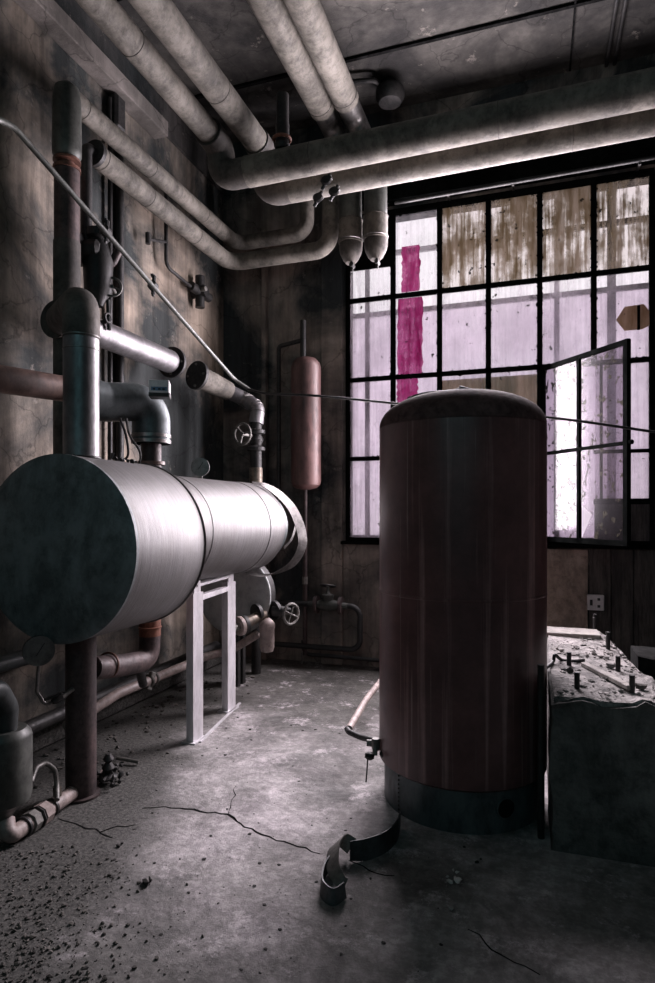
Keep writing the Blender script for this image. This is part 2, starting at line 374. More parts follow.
# floor cracks
def crack(pix, w0=.010):
    pts = [onZ(x, y, 0) for x, y in pix]; out = []
    for a, b in zip(pts, pts[1:]):
        n = max(2, int((b-a).length/.035))
        for k in range(n):
            p = a.lerp(b, k/n); out.append(p+Vector((random.uniform(-.008,.008), random.uniform(-.012,.012), .0012)))
    out.append(pts[-1]+Vector((0,0,.0012)))
    ww = [max(.002, w0*random.uniform(.35,1.1)*(1-abs(2*i/(len(out)-1)-1)**4)) for i in range(len(out))]
    MB().ribbon(out, [Vector((0,1,0)) if abs((out[min(i+1,len(out)-1)]-out[max(i-1,0)]).normalized().y) < .8 else Vector((1,0,0)) for i in range(len(out))], ww, .0016).build('crack', M['crack'], fl)
crack([(60,818),(82,826),(102,832),(118,826),(134,825)], .011)
crack([(144,808),(165,807),(200,811),(229,815),(244,827),(268,838),(300,846),(320,854)], .013)
crack([(348,861),(368,870),(394,876)], .010)
crack([(229,815),(232,803),(236,786)], .005)
crack([(470,930),(500,955),(540,975)], .005)
crack([(102,832),(112,838)], .008)

# ------------------------------------------------------------------ window
PY = BY+.035
cols = [-1.744+.4485*k for k in range(7)]; rows = [4.405, 3.60, 2.815, 2.035, 1.24]
win = bpy.data.objects.new('window_1', None); C.objects.link(win); win.location = (-.4, PY, WZ0); win['w'] = [-.4, PY, WZ0]; win['kind'] = 'structure'
tag(win, 'tall grimy steel-framed factory window in the back wall')
f = MB()
for x in (WX0+.012, WX1-.012): f.box((x, PY, (WZ0+WZ1)/2), (.045, .07, WZ1-WZ0), bevel=.004)
for z in (WZ0+.014, WZ1-.012): f.box(((WX0+WX1)/2, PY, z), (WX1-WX0, .08, .05), bevel=.004)
f.box(((WX0+WX1)/2, PY-.06, WZ0-.01), (WX1-WX0+.06, .13, .03), bevel=.004)
f.build('window_frame', M['frame'], win)
f = MB()
def rough_bar(f, a, b, w0, d0):
    f.bar(a, b, d0, w0, .003)
    a = Vector(a); b = Vector(b); L = (b-a).length
    for k in range(int(L/.035)):     # lumps of old putty
        p = a.lerp(b, random.random()); s = random.choice((-1,1))*w0*.5
        dd = Vector((0,0,s)) if abs((b-a).normalized().x) > .5 else Vector((s,0,0))
        f.chip(p+dd+Vector((0,-.01,0)), random.uniform(.005,.013), flat=1)
for i, x in enumerate(cols[1:-1]):
    top, bot = rows[0], rows[-1]
    if i+1 == 5: bot = rows[2]                       # the bar between the two openings is missing below
    rough_bar(f, (x, PY, top), (x, PY, bot), .046, .045)
for j, z in enumerate(rows[1:-1]):
    x1 = cols[-1] if j < 2 else cols[4]
    rough_bar(f, (cols[0], PY, z), (x1, PY, z), .040, .045)
f.box((cols[5]+.225, PY, rows[3]-.0), (.45, .04, .03)); f.box((cols[5]+.225, PY, 1.60), (.45, .05, .05)); f.box((cols[5]+.06, PY, 2.2), (.022,.04,1.25))
f.build('glazing_bar', M['frame'], win)
# boarded corner the two big pipes leave through, and board behind the tank
MB().box(((cols[0]+cols[1])/2, PY, (rows[0]+3.90)/2), (.44, .03, rows[0]-3.90), bevel=.003).build('blanking_plate', M['frame'], win)
MB().box((cols[5]+.225, PY-.005, 1.42), (.44, .03, .34), bevel=.003).build('blanking_plate', M['plank'], win)
MB().box(((cols[2]+cols[4])/2, PY+.03, 2.40), (.86, .012, .72), bevel=.002).build('boarding', M['patch'], win)
for i in range(6):
    for j in range(4):
        if i in (2,3) and j == 3: pass
        if i == 4 and j >= 2: continue
        z0, z1 = rows[j+1]+.012, rows[j]-.012; x0, x1 = cols[i]+.012, cols[i+1]-.012
        if i == 0 and j == 0: z1 = 3.90
        if i == 5 and j == 3: z0 = 1.62
        mat = M['pane_dirty'] if (j == 0 and i >= 2) else M['pane']
        p = MB().box(((x0+x1)/2, PY+.004, (z0+z1)/2), (x1-x0, .004, z1-z0)).build('pane', mat, win)
        if j == 0 and i >= 2: p['label'] = 'pane coated in brown-green grime'
        def streak(zt, zb, xa, xb, p=p):
            n = 14; L = [], []
            for k in range(n+1):
                z = zt+(zb-zt)*k/n
                L[0].append(Vector((xa+random.uniform(-.010,.010), PY-.004, z))); L[1].append(Vector((xb+random.uniform(-.010,.010), PY-.004, z)))
            MB().prism(L[0]+L[1][::-1], (0,1,0), .003).build('paint_streak', M['magenta'], p)['label'] = 'magenta paint streak'
        if i == 1:
            if j == 0: streak(onY(410,246,PY).z, rows[1]+.03, onY(402,270,PY).x, onY(420,270,PY).x)
            if j == 1: streak(rows[1]-.03, rows[2]+.02, onY(397.5,330,PY).x, onY(422.5,330,PY).x)
            if j == 2: streak(rows[2]-.02, 2.50, onY(397,395,PY).x, onY(418,395,PY).x)
        if i == 5 and j == 1:   # plywood patch over the hole
            c = onY(636, 318, PY-.012); R2 = .125
            poly = [c+Vector((-.155,0,0)), c+Vector((-.09,0,.105)), c+Vector((.06,0,.115)), c+Vector((.11,0,.04)), c+Vector((.11,0,-.07)), c+Vector((.05,0,-.10)), c+Vector((-.09,0,-.10))]
            MB().prism(poly, (0,1,0), .008).build('patch', M['patch'], p)['label'] = 'pale brown patch over the broken pane'
            MB().box(c+Vector((.02,-.006,0)), (.022,.01,.21)).build('patch_batten', M['frame'], p)
# open casement
cas = bpy.data.objects.new('casement', None); C.objects.link(cas); h0 = Vector((cols[4]+.02, PY-.03, 1.25)); cas.parent = win; cas.location = h0-Vector(win['w']); cas['w'] = [*h0]
cas['label'] = 'inward-opened casement of four speckled panes'
e0 = at(629, 440, 4.60); e0.z = 1.25
dv = (e0-h0); Lc = dv.length; dv.normalize(); HC = 1.555; up = Vector((0,0,1)); nv = dv.cross(up)
rot = Matrix((dv, nv, up)).transposed()
f = MB()
def cb(x, z, sx, sz, d=.03): f.box(h0+dv*x+up*z, (sx, d, sz), rot, bevel=.003)
cb(.02, HC/2, .035, HC); cb(Lc-.02, HC/2, .045, HC, .04); cb(Lc/2, .02, Lc, .045); cb(Lc/2, HC-.018, Lc, .04); cb(Lc*.47, HC/2, .032, HC); cb(Lc/2, HC*.50, Lc, .028)
f.build('casement_frame', M['frame'], cas)
for a in (0,1):
    for b in (0,1):
        x0, x1 = ((.035, Lc*.47-.014) if a == 0 else (Lc*.47+.014, Lc-.04)); z0, z1 = ((.04, HC*.5-.012) if b == 0 else (HC*.5+.012, HC-.035))
        if a == 1 and b == 0:
            # lower outer pane is broken at its corner
            q = lambda x, z: h0+dv*x+up*z
            MB().prism([q(x0+.02,z0), q(x1,z0), q(x1,z1), q(x0,z1), q(x0,z0+.28), q(x0+.13,z0+.2)], nv, .003).build('pane', M['pane_open'], cas)
        else: MB().box(h0+dv*(x0+x1)/2+up*(z0+z1)/2, (x1-x0, .003, z1-z0), rot).build('pane', M['pane_open'], cas)
MB().lathe([(0,0),(.018,.003),(.018,.03),(0,.035)], h0+dv*(Lc+.0)+up*.78, dv, 12).build('casement_catch', M['frame'], cas)
# outer sash beyond the inner one
OY = BY+.215
f = MB(); f.box((-.4, OY, 3.505), (2.72, .04, .045)); f.box((-.4, OY, WZ0+.03), (2.72,.04,.05)); f.box((-.4, OY, 4.1), (2.72,.03,.05))
for x in (-1.60,.20): f.box((x, OY, 2.82), (.045,.035,3.15))
f.box((.66, OY, 2.82), (.07,.035,3.15))
f.build('outer_sash', M['outer'], win)
MB().box((-.4, OY+.01, 2.36), (2.72,.004,2.25)).build('outer_glass', M['pane_outer'], win)

# ------------------------------------------------------------------ big silver tank
TX, TZ, TZ2 = -2.27, 1.32, 1.385
tk = thing('insulated_tank', (TX, 3.5, .84), 'long silver horizontal tank clad in brushed aluminium, carried on a rusty post and pale legs', 'tank')
R1, R2 = .475, .362
tk_b = MB().lathe([(R1-.01,0),(R1,.008),(R1,.645),(R1-.006,.655),(R2+.01,.665)], (TX,2.485,TZ), (0,1,0), 96).build('front_cladding', M['tank_dull'], tk)
MB().lathe([(0,0),(R1-.03,.0),(R1-.012,.006),(R1+.002,.012),(R1+.002,.03),(R1-.02,.031)], (TX,2.475,TZ), (0,1,0), 96).build('end_plate', M['endcap'], tk)['label'] = 'flat dark grey round end plate'
MB().lathe([(R2,0),(R2,.30),(R2+.003,.302),(R2+.003,.33),(R2,.332),(R2,1.19),(R2+.004,1.192),(R2+.004,1.47),(R2-.03,1.47)], (TX,3.13,TZ2), (0,1,0), 96).build('rear_cladding', M['tank'], tk)
MB().lathe([(R2-.05,0),(R2-.05,.20),(.2,.28),(0,.30)], (TX,4.59,TZ2), (0,1,0), 48).build('tank_shell', M['darkpaint'], tk)
MB().torus((TX,3.135,TZ), (0,1,0), R1+.002, .006, 96, 6).build('clamp_band', M['tin'], tk)
# peeled cladding strip
rp = [(252,482.5,4.93),(266,486,4.97),(280,495,5.0),(293,510,5.02),(301,530,5.03),(302,546,5.03),(294,562,5.02),(280,571,4.98),(264,575,4.92),(246,573,4.86)]
rp = catmull([at(*p) for p in rp], 6)
MB().ribbon(rp, [Vector((.45,.9,.1))]*len(rp), [.03+.07*math.sin(math.pi*i/(len(rp)-1))**.7 for i in range(len(rp))], .004).build('peeled_strip', M['tin'], tk)['label'] = 'loose strip of cladding peeled off the far end'
rp = catmull([at(*p) for p in [(284,548,5.0),(292,538,5.06),(297,520,5.1)]], 6)
MB().ribbon(rp, [Vector((.3,.9,.1))]*len(rp), .025, .003).build('peeled_strip', M['tin'], tk)
# rusty post
MB().lathe([(.098,0),(.098,.012),(.078,.016),(.078,.875)], (-2.28,2.68,0), (0,0,1), 32).build('post', M['rustdark'], tk)
# pale steel trestle
l1 = onZ(190,743,0); l2 = onZ(225,712,0)
tr_ = thing('steel_trestle', ((l1.x+l2.x)/2, (l1.y+l2.y)/2, 0), 'pale grey steel trestle with two legs under the rear half of the silver tank', 'trestle')
for l in (l1, l2):
    f = MB()
    f.box(l+Vector((0,0,.49)), (.050,.008,.97)); f.box(l+Vector((.022,.06,.49)), (.008,.125,.97)); f.box(l+Vector((0,.055,.004)), (.10,.16,.008)); f.box(l+Vector((0,.12,.49)), (.050,.008,.97))
    f.build('leg', M['steelleg'], tr_)
    MB().box(l+Vector((.0,.06,.985)), (.040,.09,.13), bevel=.004).build('leg_head', M['steelleg'], tr_)
a = l1+Vector((0,.05,.93)); b = l2+Vector((0,.05,.93))
MB().bar(a, b, .05, .035, .003).build('crossbar', M['steelleg'], tr_)
MB().bar(a+Vector((0,0,.09)), b+Vector((0,0,.09)), .05, .02, .003).build('crossbar', M['steelleg'], tr_)
MB().ribbon([onZ(200,742,.004), onZ(215,727,.004), onZ(240,703,.004)], [Vector((1,0,0))]*3, .02, .008).build('floor_strip', M['steelleg'], tr_)

# ------------------------------------------------------------------ gauges
def gauge(name, c, nrm, r, label, stem):
    g = thing(name, stem[-1], label, 'gauge')
    nrm = Vector(nrm).normalized()
    MB().lathe([(0,-.045),(r*.9,-.04),(r,-.03),(r,-.002),(0,-.002)], c, nrm, 32).build('case', M['iron'], g)
    MB().lathe([(r*.93,-.002),(r*1.0,-.002),(r*1.0,.006),(r*.93,.006)], c, nrm, 32).build('rim', M['tin'], g)
    MB().lathe([(0,0),(r*.92,0),(r*.92,.002),(0,.002)], Vector(c)-nrm*.001, nrm, 32).build('dial', M['dial'], g)
    u = nrm.cross(Vector((0,0,1))).normalized(); v = u.cross(nrm); v = -v if v.z < 0 else v
    if u.dot(Vector((CO,SI,0))) < 0: u = -u
    d = (u*.55+v*.85).normalized(); p = Vector(c)+nrm*.003
    MB().bar(p-d*r*.35, p+d*r*.6, .009, .004).build('needle', M['iron'], g)
    f = MB()
    f.tube([p+(u*math.cos(R_(aa))+v*math.sin(R_(aa)))*r*.76 for aa in range(-50, 231, 10)], .0022, 4)
    f.build('dial_scale', M['iron'], g)
    MB().tube(bend(stem, .03), .009, 10).build('stem', M['tin'], g)
    return g
gc = at(200,467,4.38)
gauge('pressure_gauge', gc, (.42,-1,.0), .066, 'small round pressure gauge with pale dial standing on top of the silver tank', [gc-Vector((0,-.02,.06)), Vector((gc.x,gc.y+.02,1.742))])
gc = at(39,651,3.02)
gauge('pressure_gauge', gc, (.9,-.75,.1), .073, 'pressure gauge below the silver tank, on a bent tube beside the rusty post', [gc-Vector((0,0,.06)), at(38,672,3.04), at(37,692,3.06), at(45,705,3.08), at(62,698,3.14)])
v = thing('stop_valve', at(58,700,3.12), 'small dark stop cock on the thin tube left of the rusty post', 'valve')
MB().lathe([(.012,0),(.022,.02),(.022,.06),(.014,.08)], at(52,702,3.1), at(66,694,3.16)-at(52,702,3.1), 12).build('valve_body', M['iron'], v)
MB().bar(at(44,700,3.06), at(62,693,3.1), .02, .012, .002).build('lever', M['iron'], v)
MB().cyl(at(62,697,3.13), at(73,689,3.19), .012, 10).build('nipple', M['wheel'], v)

# ------------------------------------------------------------------ silver vertical pipe and wall riser
JX, JY = -2.27, 2.67
EX, EY = -2.85, 3.22
jp = thing('silver_pipe', (JX,JY,1.8), 'silver sheet-clad pipe rising from the front of the tank and turning to the wall', 'pipe')
pts = bend([(JX,JY,1.775), (JX,JY,2.60), (EX+.13,EY-.10,2.72)], .10, 8)
pv = [p for p in pts if p.z < 2.44]; 
MB().tube([(JX,JY,1.765),(JX,JY,2.43)], .0905, 40).build('riser', M['silver'], jp)
ep = bend([(JX,JY,2.42), (JX,JY,2.61), (EX+.05,EY-.10,2.71)], .11, 10)
MB().tube(ep, .094, 32).build('elbow', M['insul_dark'], jp)
MB().torus((JX,JY,2.43), (0,0,1), .092, .004, 32, 6).build('seam', M['tin'], jp)
MB().torus((JX,JY,2.36), (0,0,1), .0905, .003, 32, 6).build('seam', M['tin'], jp)
f = MB()
for k in range(10):
    a = k*.63; 
    if math.sin(a) < .3: f.chip((JX+.105*math.cos(a), JY+.105*math.sin(a), 1.795-.1*math.cos(a)**2*.3), random.uniform(.008,.016))
f.torus((JX,JY,1.792), (0,0,1), .094, .007, 24, 6); f.build('base_collar', M['iron'], jp)
er = thing('riser_pipe', (EX,EY,1.2), 'fat dusty riser pipe standing against the left wall behind the silver pipe', 'pipe')
MB().tube([(EX,EY,1.2),(EX,EY,3.24)], .083, 28).build('lower_pipe', M['insul_dark'], er)
MB().tube([(EX,EY,3.24),(EX,EY,3.72)], .078, 28).build('upper_pipe', M['rustdark'], er)
MB().tube([(EX,EY+.13,2.72),(EX+.0,EY-.10,2.72)], .12, 28).build('tee', M['insul_dark'], er)
MB().lathe([(.06,0),(.085,.0),(.085,.02),(.05,.025),(.05,.05),(.085,.055),(.085,.07),(.06,.07)], (EX,EY,3.70), (0,0,1), 24).build('flange', M['rust'], er)
# insulated wall pipes
def joints(pts, r, at_, parent, mat=None):
    for a, b, fct in at_:
        a = Vector(a); b = Vector(b); p = a.lerp(b, fct)
        MB().torus(p, b-a, r-.0005, .003, 32, 6).build('jacket_seam', mat or M['insul_dark'], parent)
d1 = thing('insulated_pipe', (EX,EY,3.82), 'upper of the two canvas-wrapped pipes along the left wall, ending in a hooded drop', 'pipe')
CYD = 5.60
P1 = [(EX,EY,3.83),(EX,EY,4.22),(EX,5.62,4.22)]
MB().lathe([(.075,-.02),(.088,.0),(.090,.03),(.087,.35),(.075,.43),(.03,.47),(0,.475)], (EX,EY,3.80), (0,0,1), 28).build('drop_hood', M['grey'], d1)
v1 = onY(307, 232, 5.60)
MB().tube(bend([(EX,EY-.02,4.19),(EX,5.60,4.22),(v1.x,5.60,4.22),(v1.x,5.60,4.95)], .13, 8), .070, 28).build('jacket', M['insul'], d1)
joints(None, .07, [((EX,EY,4.19),(EX,5.6,4.22),k) for k in (.06,.38,.72)], d1)
d2 = thing('insulated_pipe', (EX,3.5,3.9), 'lower of the two canvas-wrapped pipes along the left wall, starting at a flange', 'pipe')
v2 = onY(329, 255, 5.42)
MB().tube(bend([(EX,3.50,3.96),(EX,5.46,3.97),(v2.x,5.46,3.97),(v2.x,5.46,4.95)], .15, 8), .077, 28).build('jacket', M['insul'], d2)
joints(None, .077, [((EX,3.5,3.96),(EX,5.46,3.97),k) for k in (.025,.3,.66)], d2)
MB().lathe([(.06,0),(.088,0),(.088,.03),(.06,.03)], (EX,3.47,3.96), (0,1,0), 28).build('flange', M['iron'], d2)
MB().tube(bend([(EX,3.49,3.96),(EX,3.40,3.96),(EX,3.40,3.25)], .06), .038, 16).build('feed_pipe', M['iron'], d2)
# valve group on the left wall
vb = thing('gate_valve', (EX,3.42,2.9), 'black gate valve with small wheel between the riser pipe and wall conduits', 'valve')
f = MB(); b0 = at(98,262,4.15)
f.lathe([(.03,.22),(.08,.21),(.08,.16),(.06,.14),(.08,.08),(.10,.0),(.095,-.08),(.09,-.2),(.05,-.26),(.035,-.30)], b0, (0,0,1), 20)
f.build('valve_body', M['iron'], vb)
MB().lathe([(.04,0),(.105,.0),(.105,.05),(.065,.06),(.065,.14),(.04,.16)], at(77,250,4.1), (CO,SI,0), 20).build('side_flange', M['iron'], vb)
MB().tube(bend([at(96,255,4.13), at(110,268,4.18), at(120,248,4.2)], .05), .028, 14).build('side_arm', M['rustdark'], vb)
hw = at(112,287,4.15)
f = MB(); f.torus(hw, (.5,-1,0), .062, .009, 24, 8)
ax = Vector((.5,-1,0)).normalized(); u = ax.orthogonal().normalized(); v_ = ax.cross(u)
for k in range(3):
    a = k*2.094; f.cyl(hw, hw+(u*math.cos(a)+v_*math.sin(a))*.06, .006, 8)
f.cyl(hw-ax*.1, hw+ax*.012, .012, 10); f.build('handwheel', M['wheel'], vb)
f = MB(); f.tube(catmull([at(96,295,4.15), at(90,305,4.12), at(98,322,4.15), at(108,318,4.18), at(110,300,4.2)]), .016, 10); f.build('linkage', M['iron'], vb)
f = MB(); f.tube([at(108,300,4.18), at(109,330,4.18)], .014, 10); f.torus(at(108,318,4.16), (1,0,0), .03, .008, 16, 6); f.build('linkage', M['iron'], vb)
# conduits on wall
for k, (px, lab, y0) in enumerate(((109.5,'left one of the two thin dark conduits running up the left wall',110), (119,'right, thicker one of the two dark conduits running up the left wall',97))):
    a = onX(px, 395, LX+.035); 
    c_ = MB().tube([(LX+.04, a.y, 1.9), (LX+.04, a.y, 4.68)], .018 if k == 0 else .034, 12).build('wall_conduit', M['iron'], None); tag(c_, lab, 'conduit')
MB_ = MB().box((LX+.05, onX(117,110,LX+.05).y, 4.60), (.09,.12,.26), bevel=.02).build('junction_box', M['iron']); tag(MB_, 'dark junction box high on the left wall where the conduits end', 'box')
# small wall pipe with cross fitting
wp = thing('cross_valve', onX(200,292,LX+.12), 'dark cross-shaped valve on thin pipe, left wall near the corner', 'valve')
X_ = LX+.09
MB().tube(bend([onX(166,190,X_), onX(166,266,X_), onX(196,291,X_)], .08), .016, 12).build('supply_pipe', M['iron'], wp)
c0 = onX(200,292,X_)
f = MB(); f.cyl(c0+Vector((0,-.17,0)), c0+Vector((0,.17,0)), .045, 16); f.cyl(c0+Vector((0,0,-.15)), c0+Vector((0,0,.15)), .045, 16); f.cyl(c0+Vector((-.08,0,0)), c0+Vector((.07,0,0)), .055, 16); f.build('cross_body', M['iron'], wp)
MB().cyl(c0+Vector((-.02,-.04,0)), c0+Vector((.10,-.06,.0)), .022, 12).build('spigot', M['wheel'], wp)
a = onX(148,239,X_); b = onX(166,242,X_)
f = MB(); f.tube([a, b], .014, 10); f.cyl(a+Vector((0,0,-.04)), a+Vector((0,0,.05)), .022, 10); f.build('tap', M['iron'], wp)

# silver pipe with open joint
kp = thing('silver_pipe', (EX,3.1,2.65), 'silver pipe along the left wall ending in a black bolted flange', 'pipe')
MB().tube([(EX,3.30,2.745),(EX,4.40,2.75)], .093, 36).build('jacket', M['silver'], kp)
def blind(y, x, z, r, nrm, parent, name='flange'):
    fl_ = MB().lathe([(0,0),(r,0),(r,.028),(.0,.028)], (x,y,z), nrm, 32).build(name, M['iron'], parent)
    n = Vector(nrm).normalized(); u = n.orthogonal().normalized(); v = n.cross(u)
    for k in range(4):
        a = R_(45+90*k); c = Vector((x,y,z))+(u*math.cos(a)+v*math.sin(a))*r*.76
        MB().cyl(c-n*.014, c+n*.042, .011, 6).build('bolt', M['wheel'], fl_)
    return fl_
blind(4.42, EX, 2.75, .128, (0,1,0), kp)
lp = thing('silver_pipe', (EX,4.8,2.6), 'tapering silver pipe from black blind flange down to the valve above the tank', 'pipe')
c1 = at(196,375,5.44); blind(c1.y, c1.x, c1.z, .128, (.25,1,-.08), lp)
MB().tube([at(198,376.5,5.47), at(214,384,5.65), at(228,391,5.80)], [.098,.096,.088], 28).build('jacket', M['insul'], lp)
sp = bend([at(226,390,5.80), at(246,400,5.86), at(258,408,5.78), at(256,424,5.75)], .10)
MB().tube(sp, .068, 24).build('lobster_elbow', M['silver'], lp)
for i in range(1, len(sp)-1, 2):
    MB().torus(sp[i], sp[i+1]-sp[i-1], .070, .004, 20, 6).build('elbow_seam', M['tin'], lp)
nv_ = thing('globe_valve', at(256,470,5.75), 'dark globe valve with three-spoked wheel rising behind the rear end of the silver tank', 'valve')
vx = at(256,440,5.75)
MB().lathe([(.055,-.33),(.055,-.10),(.085,-.10),(.085,-.07),(.05,-.05),(.07,0),(.05,.05),(.085,.06),(.085,.09),(.055,.1),(.055,.2)], vx, (0,0,1), 24).build('valve_body', M['iron'], nv_)
MB().cyl((vx.x,vx.y,1.19), (vx.x,vx.y,vx.z-.26), .062, 24).build('stub', M['brass'], nv_)
wh = at(242.5,434,5.60); ax = Vector((-.25,-1,0)).normalized()
f = MB(); f.torus(wh, ax, .094, .012, 28, 8); u = ax.orthogonal().normalized(); v_ = ax.cross(u)
for k in range(3):
    a = k*2.094+.5; f.cyl(wh, wh+(u*math.cos(a)+v_*math.sin(a))*.092, .010, 8)
f.lathe([(.02,-.015),(.02,.015)], wh, ax, 12); f.build('handwheel', M['wheel'], nv_)
MB().cyl((vx.x,vx.y,0), (vx.x,vx.y,1.19), .045, 18).build('riser', M['iron'], nv_)
MB().cyl(wh+ax*.01, vx+Vector((0,0,.03)), .014, 10).build('spindle', M['wheel'], nv_)

# red pipe, dark elbow, white actuator
op = MB().tube([at(-60,368,2.80), at(0,379,3.10), at(78,391,3.50)], .071, 28).build('red_pipe', M['redpipe']); tag(op, 'dull red pipe entering from the left and passing behind the silver pipe', 'pipe')
me_ = thing('lagged_elbow', (-2.27,3.29,1.75), 'dark lagged elbow pipe dropping onto the tank behind the silver pipe', 'pipe')
jm = (-2.262, 3.285)
MB().tube(bend([at(80,395,3.50), at(103,402,3.62), (jm[0],jm[1],2.19), (jm[0],jm[1],1.93)], .16, 12), .116, 36).build('lagging', M['plinth'], me_)
for z in (1.93,1.965): MB().lathe([(.112,0),(.121,.003),(.121,.022),(.112,.026)], (*jm,z), (0,0,1), 36).build('band', M['tin'], me_)
MB().tube([(*jm,1.73),(*jm,1.94)], .062, 24).build('stub', M['rustdark'], me_)
MB().lathe([(.06,0),(.085,0),(.085,.02),(.06,.02)], (*jm,1.80), (0,0,1), 24).build('flange', M['redpipe'], me_)
bx = at(160,388,3.66)
ab = thing('actuator_box', bx-Vector((0,0,.05)), 'small white control box with blue label on the dark lagged elbow', 'box')
ra = Matrix.Rotation(R_(28), 3, 'Z')
MB().box(bx, (.115,.11,.075), ra, bevel=.006, seg=2).build('housing', M['white'], ab)
MB().box(bx-Vector((0,0,.045)), (.12,.10,.03), ra, bevel=.004).build('base', M['iron'], ab)
fn = ra @ Vector((0,-1,0)); fu = ra @ Vector((1,0,0))
MB().box(bx+fn*.0555+Vector((0,0,-.015)), (.09,.002,.022), ra).build('label_strip', M['blue'], ab)
f = MB()
for k in (-.028,.002,.026): f.box(bx+fn*.057+fu*k+Vector((0,0,-.017)), (.014,.002,.010), ra)
f.build('label_print', M['iron'], ab)
for q, pl in enumerate(([at(126,418,3.6), at(130,436,3.62), at(140,452,3.64), at(139,468,3.7)], [at(120,418,3.6), at(126,436,3.62), at(128,455,3.64), at(120,462,3.66)])):
    o_ = MB().tube(catmull(pl), .007, 8).build('cable', M['iron']); tag(o_, ('thin dark cable hanging straight below the lagged elbow','thin dark cable curling left below the lagged elbow')[1-q], 'cable')
cl = at(125,457,3.40); 
f = MB()
for k in range(7): f.chip(at(112+k*4, 458-abs(k-3)*.3+k*.8, 3.5), random.uniform(.008,.02))
f.tube([at(113,459,3.5), at(113,453,3.5)], .012, 8); f.tube([at(119,460,3.52), at(120,452,3.52)], .01, 8)
tag(f.build('pipe_clamp', M['iron']), 'rusty broken pipe clamp lying on top of the silver tank', 'clamp')

# rusty outlet under tank
ro = thing('outlet_pipe', (-2.27,3.29,.5), 'rust-orange outlet pipe bending from the tank underside to the post', 'pipe')
jq = at(150,610,3.82)
MB().tube([(jq.x,jq.y,1.06),(jq.x,jq.y,.74)], .066, 28).build('stub', M['orange'], ro)
MB().tube(bend([(jq.x,jq.y,.75), at(149,660,3.80), at(118,666,3.55), at(92,668,3.33)], [.12,.05], 10), .064, 28).build('bend', M['rustdark'], ro)
MB().torus(at(150,627,3.81), (0,0,1), .066, .006, 28, 6).build('weld', M['orange'], ro)
MB().torus(at(108,665,3.46), at(92,668,3.33)-at(118,664,3.55), .068, .006, 28, 6).build('weld', M['rust'], ro)
MB().tube([at(138,662,3.72), at(143,684,3.95)], .028, 14).build('drain', M['iron'], ro)
fl_ = thing('floor_pipe', (-2.6,4,.25), 'thin beige pipe running low along the left wall under the tank', 'pipe')
pp = [at(66,727,3.72), at(117,694,4.06), at(160,676,4.5), at(205,657,5.0), at(232,650,5.2), at(258,634,5.15)]
MB().tube(bend(pp, .15), .033, 16).build('pipe_run', M['pipebeige'], fl_)
f = MB(); f.torus(at(149,681,4.38), pp[2]-pp[1], .038, .012, 20, 8); f.torus(at(154,678,4.44), pp[2]-pp[1], .038, .012, 20, 8); f.bar(at(148,690,4.35), at(153,672,4.4), .03, .05, .004); f.build('clamp', M['wheel'], fl_)
dp = MB().tube([(LX+.26, 1.2, .20),(LX+.26, 5.2, .24)], .045, 16).build('wall_pipe', M['iron']); tag(dp, 'black pipe lying low against the left wall curb', 'pipe')
dp = MB().tube([(LX+.12, 1.2, .62),(LX+.12, 3.2, .60)], .05, 16).build('wall_pipe', M['darkpaint']); tag(dp, 'dark pipe on the left wall behind the lower gauge', 'pipe')
# pump group at back
pg = thing('strainer_valve', at(258,640,5.1), 'flanged strainer with hanging pot at the end of the low beige pipe', 'valve')
def flange_px(px, py, t, r, ax, parent, mat, th=.03):
    c = at(px, py, t); ax = Vector(ax).normalized()
    return MB().lathe([(.02,0),(r,0),(r,th),(.02,th)], c-ax*th/2, ax, 24).build('flange', mat, parent)
dr = Vector((.55,1,.12))
MB().tube([at(222,634,4.75), at(248,622,5.0)], .030, 14).build('inlet', M['wheel'], pg)
flange_px(240,626,4.93,.078,dr,pg,M['pipebeige']); flange_px(244,624.5,4.98,.078,dr,pg,M['iron'])
MB().tube(bend([at(244,624,4.98), at(258,617,5.1), at(266,616,5.13)], .05), .045, 18).build('body', M['brass'], pg)
MB().lathe([(0,0),(.05,.015),(.062,.05),(.062,.20),(.066,.21),(.066,.24),(.05,.27),(.02,.29)], at(267,653,5.10), (0,0,1), 24).build('pot', M['pipebeige'], pg)
flange_px(257,613,5.12,.078,dr,pg,M['iron']); 
gv = thing('stop_valve', at(278,612,5.2), 'dark flanged valve with pale handwheel facing the big tank', 'valve')
flange_px(275,610,5.22,.08,dr,gv,M['iron'])
MB().lathe([(.04,0),(.05,.06),(.035,.12),(.025,.16)], at(272,611,5.2), (1,.3,0), 18).build('valve_body', M['iron'], gv)
MB().cyl(at(275,612,5.2), at(291,614,5.15), .012, 10).build('spindle', M['wheel'], gv)
wh = at(291,614,5.15); ax = Vector((1,-.45,0)).normalized()
f = MB(); f.torus(wh, ax, .085, .012, 28, 8); u = ax.orthogonal().normalized(); v_ = ax.cross(u)
for k in range(4):
    a = k*1.5708+.4; f.cyl(wh, wh+(u*math.cos(a)+v_*math.sin(a))*.08, .008, 8)
f.build('handwheel', M['wheel'], gv)

# lower dark tank
lt = thing('dark_tank', (-2.42,4.9,0), 'dark green-grey tank lying low behind the trestle legs in the corner', 'tank')
ce = onY(233,595,4.74)
MB().lathe([(0,.02),(.335,.02),(.335,.14),(.28,.20),(0,.22)], ce, (0,1,0), 64).build('shell', M['iron'], lt)
MB().lathe([(0,-.012),(.20,-.010),(.30,-.004),(.335,.006),(.343,.014),(.343,.03),(0,.03)], ce, (0,1,0), 64).build('end_plate', M['greydisc'], lt)
for y in (4.80,4.90):
    MB().box((ce.x-.05, y, (ce.z-.32)/2), (.16,.05,ce.z-.32), bevel=.005).build('saddle', M['iron'], lt)

